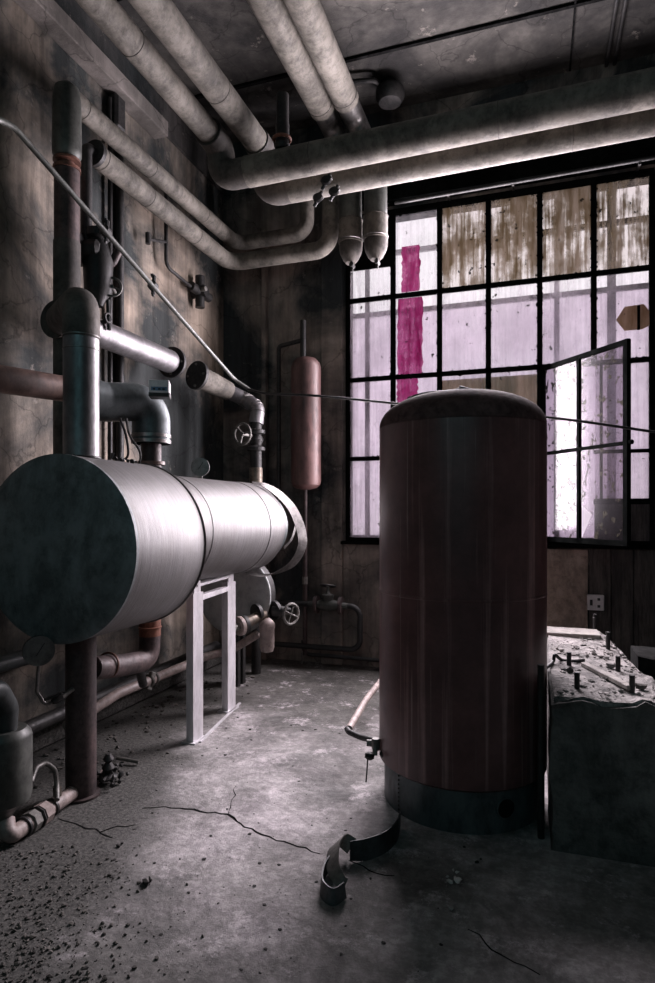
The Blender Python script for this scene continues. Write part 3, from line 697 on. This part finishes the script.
# ------------------------------------------------------------------ overhead insulated pipes
def yend(px, py, z): return at(px, py, (z-H)*F/(HY-py))
ZA = 4.28; ZB = 4.05; RB = .108
XA1 = -2.25; XA2 = -2.01; YB1 = 4.17; YB2 = 4.43
xr = RX-.02
a1 = thing('lagged_pipe', (XA1,2,4.2), 'leftmost ceiling pipe, canvas wrapped, turning right along the nearer cross run', 'pipe')
def yfar(px, py, z):   # Y for a point of the cross run seen at (px,py) at height z
    return yend(px, py, z).y
MB().tube([(XA1,-1.9,ZA),(XA1,YB1-.05,ZA)], .083, 32).build('jacket', M['insul'], a1)
MB().tube(bend([(XA1,YB1-.20,ZA),(XA1,YB1+.0,ZA-.01),(XA1,YB1,ZB),(XA1+.36,YB1,ZB)], [.09,.13], 8), .104, 32).build('elbow', M['insul_dark'], a1)
MB().tube([(XA1+.22,YB1,ZB),(xr,YB1+.02,ZB+.06)], RB, 40).build('cross_run', M['insul'], a1)
joints(None, .083, [((XA1,-1.9,ZA),(XA1,YB1,ZA),k) for k in (.82,)], a1)
joints(None, RB, [((XA1+.22,YB1,ZB),(xr,YB1+.02,ZB+.06),k) for k in (.12,.42,.68)], a1)
a2 = thing('lagged_pipe', (XA2,2,4.2), 'second ceiling pipe from the left, canvas wrapped, turning into the farther cross run', 'pipe')
MB().tube([(XA2,-1.9,ZA+.03),(XA2,YB2-.05,ZA+.06)], .094, 32).build('jacket', M['insul'], a2)
MB().tube(bend([(XA2,YB2-.16,ZA+.06),(XA2,YB2,ZA+.05),(XA2,YB2,ZB-.04),(XA2+.36,YB2,ZB-.03)], [.09,.14], 8), .104, 32).build('elbow', M['insul_dark'], a2)
MB().tube([(XA2+.22,YB2,ZB-.03),(xr,YB2+.02,ZB+.03)], RB, 40).build('cross_run', M['insul'], a2)
joints(None, .094, [((XA2,-1.9,ZA+.03),(XA2,YB2,ZA+.06),k) for k in (.88,)], a2)
joints(None, RB, [((XA2+.22,YB2,ZB-.03),(xr,YB2+.02,ZB+.03),k) for k in (.18,.5,.75)], a2)
for k, (x0, x1, yv, lab) in enumerate(((-1.76,-1.76,5.42,'third ceiling pipe from the left, dropping beside the window top'),(-1.50,-1.53,5.38,'rightmost ceiling pipe, dropping closest to the window corner'))):
    q = thing('lagged_pipe', (x0,3,4.95), lab, 'pipe')
    c_ = onY(350.5 if k == 0 else 375.5, 220, yv); zt = 5.05
    MB().tube([(x0,-1.9,zt),(x1,yv-.32,zt)], .112, 36).build('jacket', M['insul'], q)
    MB().tube(bend([(x1,yv-.34,zt),(x1,yv,zt),(c_.x,yv,zt-.45)], .16, 8), .098, 32).build('tin_elbow', M['tin'], q)
    zl = onY(0 if 0 else 360, 262, yv).z
    MB().tube([(c_.x,yv,zt-.30),(c_.x,yv,zl+.38)], .104, 32).build('drop', M['grey'], q)
    MB().tube([(c_.x,yv,zl+.385),(c_.x,yv,zl+.18)], .110, 32).build('sleeve', M['insul'], q)
    MB().lathe([(.108,.20),(.106,.13),(.098,.09),(.07,.03),(.045,.0),(0,-.01)], (c_.x,yv,zl), (0,.08,1), 32).build('end_cone', M['insul_dark'], q)
    MB().torus((c_.x,yv,zl+.385), (0,0,1), .112, .005, 32, 6).build('seam', M['insul_dark'], q)
    MB().torus((c_.x,yv,zl+.20), (0,0,1), .112, .005, 32, 6).build('seam', M['tin'], q)
    f = MB(); f.cyl((c_.x+.02,yv-.02,zl-.09), (c_.x+.02,yv-.02,zl+.03), .014, 10); f.cyl((c_.x+.02,yv-.05,zl-.03), (c_.x+.02,yv+.02,zl-.03), .02, 10); f.build('drain_cock', M['iron'], q)
    joints(None, .112, [((x0,-1.9,zt),(x1,yv-.32,zt),kk) for kk in (.99,)], q, M['iron'])
# hangers / clamps
hg = thing('vent_stub', at(288,150,4.4), 'short black pipe stub with orange rust ring on top of the nearer cross pipe', 'pipe')
hx = at(286,158,4.55)
MB().tube([(hx.x,YB1-.02,ZB+.16),(hx.x,YB1-.02,ZB+.28)], .05, 20).build('sleeve', M['iron'], hg)
MB().tube([(hx.x,YB1-.02,ZB+.24),(hx.x,YB1-.02,4.55)], .046, 20).build('stub', M['iron'], hg)
MB().torus((hx.x,YB1-.03,ZB+.17), (0,0,1), .06, .012, 24, 8).build('ring', M['orange'], hg)
MB().lathe([(.05,0),(.06,.03),(.045,.07)], (hx.x,YB1-.03,ZB+.095), (0,0,1), 16).build('nut', M['iron'], hg)
for k, (px, py, t, lab, grp) in enumerate(((326,182,4.35,'small black clamp on the nearer cross pipe, uppermost of three',0),(334,193,4.42,'small black clamp between the cross pipes, rightmost of three',0),(318,199,4.5,'small black clamp under the farther cross pipe, lowest of three',0))):
    f = MB(); c = at(px, py, t)
    f.lathe([(.03,0),(.04,.015),(.03,.03)], c, (.3,-1,.2), 10); f.cyl(c+Vector((-.03,0,-.05)), c+Vector((.03,0,.05)), .013, 8); f.box(c+Vector((.02,0,.02)), (.05,.03,.02), Matrix.Rotation(.5*k,3,'Y'), bevel=.003)
    tag(f.build('pipe_clamp', M['iron']), lab, 'clamp')
# ceiling bits
cp = MB().tube(bend([yend(352,82,5.32), yend(375,80,5.32), yend(388,96,5.30)], .06), .022, 10).build('ceiling_pipe', M['iron']); tag(cp, 'thin black bent pipe on the ceiling above the cross pipes', 'pipe')
cd = MB().lathe([(0,0),(.10,.01),(.13,.06),(.13,.12),(.06,.2)], yend(390,104,5.18), (0,0,1), 24).build('bulkhead_lamp', M['iron']); tag(cd, 'dark unlit round ceiling lamp above the window corner', 'lamp')
for k, px in enumerate((612, 620.5)):
    p0 = yend(px, 30, CZ-.03)
    tag(MB().tube([(p0.x,0,CZ-.03),(p0.x,BY-.02,CZ-.03)], .017, 10).build('ceiling_conduit', M['iron']), ('left','right')[k]+' one of the two thin parallel conduits across the ceiling', 'conduit')
# rail over window
a = onY(395,203,5.68); b = onY(648,158,5.68)
rl = thing('window_rail', a, 'thin grey rail running along the top of the window', 'rail')
MB().tube([a,(1.3,5.68,b.z)], .017, 12).build('rail_bar', M['iron'], rl)
for px in (448,513,640):
    c = onY(px, 180, 5.68); MB().bar((c.x,5.68,a.z), (c.x,BY,a.z+.02), .02, .02).build('bracket', M['iron'], rl)

# ------------------------------------------------------------------ slanting tie pipe and wire
tp = thing('sloping_pipe', at(120,250,4.0), 'thin pale pipe sloping down across the left wall to the corner', 'pipe')
pl = [at(-40,112,2.75), at(0,120,2.95), at(14,127,3.02), at(234,379,5.15), at(250,390,5.22)]
MB().tube(bend(pl, .12), .0155, 14).build('pipe_run', M['grey'], tp)
for px, py, t in ((106,232,3.88),(153,286,4.33)):
    c = at(px, py, t)
    f = MB(); d = (pl[3]-pl[2]).normalized(); f.lathe([(.02,0),(.034,.01),(.034,.05),(.02,.06)], c-d*.03, d, 14); f.cyl(c+Vector((0,0,-.06)), c+Vector((.01,0,.07)), .014, 8); f.chip(c+Vector((0,0,.07)), .022); f.chip(c+Vector((0,0,-.06)), .02)
    f.build('clamp', M['iron'], tp)
wr = MB().tube(catmull([at(248,389,5.2), at(268,393.5,5.1), at(320,396,4.95), at(391,403,4.8), at(545,417,4.5), at(655,432,4.36), at(740,444,4.2), Vector((RX-.005,5.25,1.93))], 6), .010, 10).build('tension_wire', M['iron']); tag(wr, 'thin taut pipe crossing in front of the window behind the big tank', 'pipe')

# ------------------------------------------------------------------ small red vessel on back wall
rv = thing('expansion_vessel', onY(306,490,5.65), 'slim faded-red vertical vessel hanging on the back wall left of the window', 'vessel')
vc = onY(306,490,5.66)
zt = onY(306,357,5.66).z-vc.z; r = .148
MB().lathe([(0,0),(.05,.004),(.11,.02),(r-.008,.05),(r,.085),(r,zt-.11),(r-.01,zt-.065),(.10,zt-.022),(.05,zt-.005),(0,zt)], vc, (0,0,1), 48).build('vessel_body', M['redtank'], rv)
p = Vector((vc.x-.03, 5.66, vc.z+zt)); 
MB().tube([p, p+Vector((0,0,.36))], .03, 14).build('top_pipe', M['iron'], rv)
MB().tube(bend([p+Vector((0,0,.17)), p+Vector((-.26,0,.13)), p+Vector((-.26,0,-1.6))], .04), .022, 12).build('side_pipe', M['iron'], rv)
MB().tube([Vector((vc.x-.01,5.66,vc.z+.01)), onY(305,655,5.66)], .022, 14).build('drop_pipe', M['rustdark'], rv)
MB().lathe([(.03,0),(.03,.07)], onY(305,584,5.66), (0,0,1), 8).build('union', M['wheel'], rv)
MB().tube([onY(302,652,5.68), Vector((onY(302,668,5.68).x,5.68,.01))], .008, 8).build('drip_tube', M['wheel'], rv)
# back wall valve loop
vl = thing('flanged_valve', onY(327,612,5.66), 'flanged valve with top wheel on black pipe loop low on the back wall', 'valve')
Yv = 5.64; c = onY(328,605,Yv)
MB().lathe([(.028,-.20),(.035,-.13),(.05,-.07),(.062,0),(.05,.07),(.035,.13),(.028,.20)], c, (1,0,0), 20).build('valve_body', M['grey'], vl)
MB().lathe([(.04,0),(.05,.06),(.06,.08),(.06,.10),(.03,.11),(.014,.14),(.014,.20)], c, (0,0,1), 16).build('bonnet', M['grey'], vl)
for px in (316.5, 341):
    q = onY(px,606,Yv); MB().lathe([(.03,-.015),(.085,-.015),(.085,.015),(.03,.015)], Vector((q.x,Yv,c.z)), (1,0,0), 24).build('flange', M['rustdark'], vl)
f = MB(); f.torus(c+Vector((0,0,.185)), (0,.25,1), .075, .009, 24, 8); f.cyl(c+Vector((-.07,0,.185)), c+Vector((.07,0,.185)), .007, 8); f.cyl(c+Vector((0,-.07,.19)), c+Vector((0,.07,.17)), .007, 8); f.build('handwheel', M['iron'], vl)
z1 = c.z; z2 = onY(330,648,Yv).z
xR = onY(360,620,Yv).x; xL = onY(262,640,Yv).x
MB().tube(bend([(onY(270,610,Yv).x,Yv,z1),(xR,Yv,z1),(xR,Yv,z2),(xL,Yv,z2+.0)], .10, 8), .027, 16).build('pipe_loop', M['black'], vl)
lo = MB().tube(bend([onY(303,640,5.70), onY(304,654,5.70), onY(330,656,5.70), (.2,5.70,onY(330,656,5.70).z-.02)], .08), .020, 12).build('wall_pipe', M['black']); tag(lo, 'lowest black pipe along the back wall, running behind the big tank', 'pipe')

# ------------------------------------------------------------------ big oxblood tank
bt = thing('upright_tank', (-.368,3.326,0), 'large upright dark red steel tank with drip marks on a grey skirt', 'tank')
BC = Vector((-.368,3.326,0)); r = .432
f = MB(); n0 = [(r-.02,.20),(r,.215),(r,1.085),(r+.003,1.088),(r+.003,1.097),(r,1.10),(r,1.95)]
dm = [(r,1.945)]
for k in range(0, 19):
    a = R_(k*5); dm.append((r*math.cos(a)**.82, 1.95+.185*math.sin(a)**.95))
dm[-1] = (0, 2.135); n0.append((r-.01,1.951))
f.lathe(n0, BC, (0,0,1), 128); f.build('shell', M['bigtank'], bt, sharp=40)
MB().lathe(dm, BC, (0,0,1), 128).build('dome', M['dome_matte'], bt, sharp=40)
# skirt with a round access hole
def skirt():
    bm = bmesh.new(); n = 96; rr = .405; rings = []; zs = [0,.02,.05,.08,.11,.14,.17,.205]
    fwd = Vector((SI,-CO,0))
    hc = at(500,800,2.93); ha = math.atan2(hc.y-BC.y, hc.x-BC.x); hz = .115; hr = .047
    for z in zs: rings.append([bm.verts.new((BC.x+rr*math.cos(2*math.pi*k/n), BC.y+rr*math.sin(2*math.pi*k/n), z)) for k in range(n)])
    for A, B in zip(rings, rings[1:]):
        for k in range(n): bm.faces.new((A[k], A[(k+1)%n], B[(k+1)%n], B[k]))
    bm.normal_update(); return bm, ha, hz, hr, rr
bm, ha, hz, hr, rr = skirt()
f = MB(); f.bm = bm
sk = f.build('skirt', M['plinth'], bt)
hd = Vector((math.cos(ha), math.sin(ha), 0))
MB().lathe([(0,0),(hr,0),(hr,.004),(0,.004)], BC+hd*(rr+.001)+Vector((0,0,hz)), hd, 28).build('access_hole', M['crack'], sk)
MB().torus(BC+hd*(rr+.003)+Vector((0,0,hz)), hd, hr, .004, 28, 6).build('hole_rim', M['plinth'], sk)
f = MB(); sx_ = onZ(404, 800, .1); sa = math.atan2(-.62, -.78) 
for k in range(9):
    p = BC+Vector((math.cos(R_(228)), math.sin(R_(228)), 0))*(rr+.001)+Vector((0,0,.02+.021*k)); f.lathe([(0,-.002),(.005,0),(.004,.004),(0,.005)], p, (math.cos(R_(228)), math.sin(R_(228)), 0), 8)
f.build('rivet_row', M['iron'], sk)
f = MB(); f.tube(catmull([at(460,387,3.27), at(468,389,3.2), at(480,392,3.1)]), .008, 8); f.lathe([(.03,0),(.03,.05),(.015,.055)], BC+Vector((0,0,2.11)), (0,0,1), 12); f.build('filler_cap', M['iron'], bt)
MB().tube(catmull([at(408,398,3.2), at(425,393,3.22), at(445,391,3.25), at(458,390,3.27)]), .006, 8).build('hoop', M['iron'], bt)
# tap and pipes on its left
tv = thing('drain_tap', at(376,745,3.25), 'small drain tap with dangling lever low on the left of the big red tank', 'tap')
tc = at(376,744,3.28)
f = MB(); f.cyl(tc+Vector((.06,.02,.0)), tc+Vector((-.05,0,.0)), .018, 12); f.lathe([(.02,-.03),(.028,0),(.02,.03)], tc, (0,0,1), 12); f.cyl(tc+Vector((0,0,.02)), tc+Vector((0,-.03,-.05)), .014, 10); f.build('tap_body', M['wheel'], tv)
f = MB(); f.lathe([(.01,0),(.025,.01),(.025,.03),(.01,.04)], at(370,752,3.22), (0,-.5,-1), 12); f.lathe([(.012,0),(.02,.015),(.012,.03)], at(383,751,3.2), (0,0,-1), 12); f.build('spout', M['iron'], tv)
MB().tube([at(368,755,3.22), at(367,770,3.2), at(366,782,3.2)], .004, 6).build('lever', M['iron'], tv)
dh = MB().tube(bend([at(376,741,3.30), at(360,737,3.42), at(349,732,3.50), at(347,729,3.56)], .03), .016, 12).build('rubber_hose', M['black']); tag(dh, 'short black hose joining the drain tap to the beige pipe', 'hose')
bp = MB().tube(bend([at(349,729,3.56), at(366,700,4.15), at(383,678,4.75), at(388,700,4.75)], .12), .0215, 14).build('beige_pipe', M['pipebeige']); tag(bp, 'beige pipe running back along the left side of the big red tank', 'pipe')

# pipe beside block
sp_ = MB().tube([onZ(541,868,0), Vector((onZ(541,868,0).x, onZ(541,868,0).y, .80))], .016, 14).build('standpipe', M['iron'])
sp_.location = at(541,870,2.84)*1.0; sp_.location.z = 0; tag(sp_, 'thin dark standpipe between the big red tank and the concrete block', 'pipe')

# ------------------------------------------------------------------ concrete block
ZB0 = .685
def rough_block(x0, x1, y0, y1, z0, z1, name, mat, jit=.02, xr_far=None, cut=.09):
    bm = bmesh.new(); nx, ny, nz = 14, 22, 10
    bmesh.ops.create_cube(bm, size=1)
    bmesh.ops.subdivide_edges(bm, edges=bm.edges, cuts=cut and 13, use_grid_fill=True)
    for v in bm.verts:
        u, w_, s = v.co.x+.5, v.co.y+.5, v.co.z+.5
        xr2 = x1+(xr_far-x1)*w_ if xr_far is not None else x1
        p = Vector((x0+(xr2-x0)*u, y0+(y1-y0)*w_, z0+(z1-z0)*s))
        nn = noise.noise_vector(p*4.0)*jit+noise.noise_vector(p*13)*jit*.5
        edge = (u > .93)+(w_ < .04)+(s > .93)
        if s > .05:
            p += nn*(1.8 if edge > 1 else .5)
            if edge >= 2: p.z -= abs(noise.noise(p*6))*jit*1.5; p.x -= (u > .93)*abs(noise.noise(p*7+Vector((3,1,0))))*jit*2.2
        v.co = p
    f = MB(); f.bm = bm; return f.build(name, mat, None, sharp=25)
bk = thing('concrete_plinth', (.3,3.7,0), 'waist-high rough concrete machine plinth with dusty top right of the big tank', 'plinth')
body = rough_block(.072, .60, 2.91, 4.72, 0, ZB0-.012, 'body', M['block'], .030, .45); body.parent = bk; body.location -= Vector(bk['w'])
top = rough_block(.085, .575, 2.93, 4.70, ZB0-.07, ZB0, 'dusty_top', M['plaster'], .030, .435); top.parent = bk; top.location -= Vector(bk['w'])
slab = MB().box((.18,4.42,ZB0+.012), (.46,.22,.03), Matrix.Rotation(.03,3,'Z'), bevel=.004).build('edge_board', M['wood'], None); tag(slab, 'flat dusty board at the back edge of the concrete plinth', 'board')
bolts = [(595,632,18),(608,649,17),(569,666,14),(577,688,16),(618,671,15),(632,692,17)]
labs = ['black anchor bolt farthest back on the plinth, below the socket','black anchor bolt second from the back, standing in front of the edge board','black anchor bolt nearest the big red tank on the plinth','black anchor bolt at the front left of the plinth top','black anchor bolt just behind the lying batten','black anchor bolt nearest the front right plinth edge']
for (px, py, h), lb in zip(bolts, labs):
    p = onZ(px, py, ZB0); t = (p-Vector((0,0,p.z))).dot(Vector((-SI,CO,0))); hh = h/F*t
    b_ = thing('anchor_bolt', p, lb, 'bolt', 'anchor bolts in the concrete plinth')
    MB().cyl(p-Vector((0,0,.01)), p+Vector((0,0,hh)), .0125, 12).build('shank', M['iron'], b_)
    MB().torus(p+Vector((0,0,hh*.8)), (0,0,1), .0125, .0015, 12, 4).build('thread', M['iron'], b_)
MBt = MB().bar(onZ(584,664,ZB0+.014), onZ(631,688,ZB0+.020), .035, .022, .003).build('batten', M['wood']); tag(MBt, 'short dusty wooden batten lying across the plinth top', 'batten')
o_ = MB().tube(catmull([onZ(546,668,ZB0+.015), onZ(553,662,ZB0+.015), onZ(555,655,ZB0+.05), onZ(562,660,ZB0+.012), onZ(575,661,ZB0+.012), onZ(584,660,ZB0+.012)]), .009, 8).build('cable', M['iron']); tag(o_, 'short dark cable curled on the plinth beside the big tank', 'cable')
f = MB()
for k in range(340):
    y = random.uniform(2.95,4.5); x = random.uniform(.10,.57-.14*(y-2.9)/1.6); s = random.choice((.004,.006,.008,.012,.02)); f.chip((x,y,ZB0+s*.1), s, flat=.5)
tag(f.build('rubble', M['plaster']), 'crumbled pale mortar rubble strewn over the concrete plinth', 'rubble', kind='stuff')
for k, (px, py, s, lb) in enumerate(((570,673,.026,'grey stone beside the front left anchor bolt'),(608,681,.02,'dark stone under the batten'),(642,690,.03,'dark lump at the right edge of the plinth'),(611,668,.03,'pale chunk leaning beside the bolt behind the batten'))):
    p = onZ(px,py,ZB0); tag(MB().chip(p+Vector((0,0,s*.5)), s, flat=.7).build('stone', M['dust'] if k != 3 else M['plaster']), lb, 'stone')
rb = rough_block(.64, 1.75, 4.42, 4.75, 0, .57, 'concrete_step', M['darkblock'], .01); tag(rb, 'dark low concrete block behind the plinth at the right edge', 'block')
# wall panel, boards, socket
xa = onY(543,560,5.8).x; xb = onY(588,560,5.8).x
tag(MB().box(((xb-.75)/2, BY-.012, .62), (xb+.75, .02, 1.12), bevel=.002).build('wall_panel', M['ply']), 'plain pale brown panel under the window behind the big tank', 'panel')
f = MB()
for k in range(6):
    x0 = xb+.012+k*.175; f.box((x0+.085, BY-.016-random.uniform(0,.008), .60), (.168,.028,1.18), bevel=.003)
struct(f.build('trim_8', M['plank']))
so = thing('wall_socket', onY(595.5,610,BY-.05), 'small pale wall socket plate on the dark boards below the window', 'socket')
c = onY(595.5,602.5,BY-.055)
MB().box(c, (.135,.03,.135), bevel=.006).build('plate', M['white'], so)
for dx, dz, w_, h_ in ((-.035,0,.022,.05),(.025,.03,.022,.022),(.025,-.03,.022,.022)): MB().box(c+Vector((dx,-.016,dz)), (w_,.004,h_)).build('opening', M['black'], so)

# ------------------------------------------------------------------ left-front vessel and floor pipe
uv = thing('filter_vessel', at(4,822,2.78), 'short grey-green cylinder vessel at the left edge on the floor pipe', 'vessel')
uc = at(3,820,2.80); zt = at(3,727,2.80).z
MB().lathe([(0,.0),(.03,.0),(.06,.05),(.115,.09),(.122,.12),(.122,zt-uc.z-.045),(.118,zt-uc.z-.03),(.098,zt-uc.z-.006),(0,zt-uc.z)], uc, (0,0,1), 48).build('vessel_body', M['grey'], uv)
MB().tube(bend([at(6,733,2.78), at(8,708,2.78), at(-2,690,2.70), at(-40,690,2.5)], .06, 8), .045, 24).build('inlet_bend', M['darkpaint'], uv)
fp = thing('floor_pipe', at(40,815,2.9), 'thick beige floor pipe with elbow running from the vessel to the rusty post', 'pipe')
za = .045
pl2 = [at(6,820,2.80), onZ(8,838,za), onZ(72,793,za)]
MB().tube(bend(pl2, .05, 8), .037, 24).build('pipe_run', M['pipebeige'], fp)
q0 = onZ(8,838,za); q1 = onZ(72,793,za); d = (q1-q0).normalized()
for fr, rr_, ln, mt in ((.28,.050,.05,'wheel'),(.44,.052,.06,'pipebeige'),(.40,.056,.012,'iron'),(.62,.045,.02,'iron'),(.20,.047,.02,'iron')):
    p = q0.lerp(q1, fr); MB().lathe([(rr_*.8,0),(rr_,.004),(rr_,ln-.004),(rr_*.8,ln)], p, d, 8 if rr_ > .049 else 20).build('coupling', M[mt], fp)
MB().tube(bend([onZ(57,800,.09), at(57,785,3.10), at(55,770,3.10), at(46,762,3.08), at(36,768,3.0), at(31,782,2.93)], .05), .0125, 12).build('sight_tube', M['wheel'], fp)
MB().cyl(onZ(58,802,.05), at(57,787,3.10), .020, 12).build('nipple', M['brass'], fp)
# scrap fitting by post
sv = thing('scrap_valve', onZ(108,775,0), 'heap of rusty valve scrap on the floor beside the rusty post', 'scrap')
f = MB()
b0 = onZ(108,779,0.02)
f.lathe([(.03,0),(.05,.02),(.02,.04),(.035,.07),(.015,.10),(.03,.12),(.012,.15)], b0, (0.1,-.1,1), 10)
for k in range(26): f.chip(b0+Vector((random.uniform(-.09,.10), random.uniform(-.08,.08), random.uniform(-.01,.06))), random.uniform(.01,.022))
for k in range(5):
    a = random.uniform(0,6.28); f.cyl(b0+Vector((0,0,.03)), b0+Vector((math.cos(a)*.11, math.sin(a)*.09, random.uniform(.0,.06))), .007, 6)
f.build('scrap_body', M['iron'], sv)
MB().cyl(onZ(117,758,.03), onZ(139,762,.02), .011, 10).build('handle', M['wheel'], sv)
MB().cyl(onZ(96,783,.02), onZ(103,772,.03), .016, 10).build('nipple', M['pipebeige'], sv)

# ------------------------------------------------------------------ curled sheet strip on floor
pz = [(400,812,.05),(397,824,.045),(386,836,.042),(368,843,.045),(350,845,.048)]
sp1 = catmull([onZ(x, y+6, z) for x, y, z in pz], 6)
n = len(sp1)
cs = thing('sheet_strip', onZ(350,852,0), 'curled dark sheet-metal strip lying on the floor left of the big tank', 'strip')
MB().ribbon(sp1, [Vector((0,.15,1))]*n, [.075+.02*math.sin(3.1*i/n) for i in range(n)], .006).build('strip', M['sheet'], cs)
p2 = catmull([onZ(352,846,.055), onZ(342,840,.08), onZ(334,848,.08), onZ(333,866,.06), onZ(340,880,.04), onZ(346,884,.03)], 6); n = len(p2)
MB().ribbon(p2, [Vector((.5+.5*math.sin(i/n*3), .2, 1-.6*i/n)) for i in range(n)], [.075-.03*i/n for i in range(n)], .006).build('curl', M['wheel'], cs)
p3 = catmull([onZ(333,858,.04), onZ(324,872,.035), onZ(322,888,.03), onZ(333,897,.03), onZ(345,890,.035)], 6); n = len(p3)
MB().ribbon(p3, [Vector((.0,.3,1))]*n, .06, .006).build('curl', M['sheet'], cs)

# ------------------------------------------------------------------ debris
def scatter(name, mat, n, fn, s0, s1, lab, cat, flat=.5):
    f = MB()
    for k in range(n):
        p = fn(); s = s0+(s1-s0)*random.random()**3; f.chip((p[0],p[1],s*flat*.4), s, flat=flat)
    tag(f.build(name, mat), lab, cat, kind='stuff')
def inpx(x0,x1,y0,y1):
    def g(): return onZ(random.uniform(x0,x1), random.uniform(y0,y1), 0)
    return g
scatter('paint_flakes', M['chipdark'], 260, lambda: onZ(random.gauss(230,110), random.uniform(690,975), 0), .003, .013, 'dark paint flakes scattered over the open concrete floor', 'flakes', .3)
def gr():
    x = abs(random.gauss(0,70)); return onZ(x-6, random.uniform(845,985), 0)
scatter('grit', M['dust'], 900, gr, .003, .012, 'coarse grit and crumbs spread over the near left floor', 'grit', .7)
def wl():
    y = random.uniform(2.5,5.2); return Vector((LX+.25+abs(random.gauss(0,.28)), y, 0))
scatter('wall_crumbs', M['dust'], 380, wl, .005, .024, 'fallen plaster crumbs along the foot of the left wall', 'crumbs', .6)
for px, py, s, lb in ((146,882,.028,'dark lump of dirt alone on the floor near the front'),(352,841,.0,None),(118,846,.014,'small dark chip in front of the floor crack near the post'),(477,862,.012,'tiny pale chip on the floor before the big tank')):
    if lb: tag(MB().chip(onZ(px,py,s*.35), s, flat=.7).chip(onZ(px+4,py-3,s*.35), s*.6, flat=.7).build('dirt_lump', M['chipdark']), lb, 'debris')
f = MB()
for k in range(9): f.chip(onZ(452+random.uniform(-9,9), 876-random.uniform(-7,7), .006), random.uniform(.008,.02), flat=.5)
tag(f.build('paper_scrap', M['paper']), 'crumpled white paper scrap on the dark floor in front of the big tank', 'paper')
tag(MB().chip(onZ(451,908,.006), .014, flat=.5).build('paper_scrap', M['paper']), 'tiny white paper scrap closest to the front on the dark floor', 'paper')

# ------------------------------------------------------------------ light
wd = bpy.data.worlds.new('overcast'); sc.world = wd; wd.use_nodes = True; t = wd.node_tree
bg = t.nodes['Background']; bg.inputs[0].default_value = (1.0,.95,.99,1); bg.inputs[1].default_value = .90
def area(name, loc, rot, sx, sy, power, col, spread=180):
    l = bpy.data.lights.new(name, 'AREA'); l.shape = 'RECTANGLE'; l.size = sx; l.size_y = sy; l.energy = power; l.color = col; l.spread = R_(spread)
    o = bpy.data.objects.new(name, l); C.objects.link(o); o.location = loc; o.rotation_euler = rot; return o
DC = (.98,.88,.95)
area('window_daylight', (-.58, BY-.10, 2.85), (R_(-90),0,0), 1.14, 3.0, 235, DC)
area('window_daylight_side', (-1.50, BY-.10, 2.4), (R_(-90),0,0), .44, 2.1, 52, DC)
area('window_daylight_upper', (.47, BY-.10, 3.87), (R_(-90),0,0), .88, 1.0, 34, DC)
area('rear_fill', (-.2, FY+.15, 3.6), (R_(80),0,0), 4.0, 2.4, 13, (.36,.90,1.0))  # added teal fill behind the camera to lift shadows; no opening there
cam = bpy.data.cameras.new('camera'); co = bpy.data.objects.new('camera', cam); C.objects.link(co)
co.location = (0,0,H); co.rotation_euler = (R_(90), 0, TH)
cam.sensor_fit = 'HORIZONTAL'; cam.sensor_width = 36; cam.lens = 36*F/655; cam.shift_y = (HY-491.5)/655; cam.clip_start = .05
sc.camera = co
vs = sc.view_settings; vs.view_transform = 'Standard'; vs.look = 'None'; vs.exposure = .48; vs.gamma = 1; vs.use_curve_mapping = False
for o in bpy.data.objects:
    if 'w' in o: del o['w']
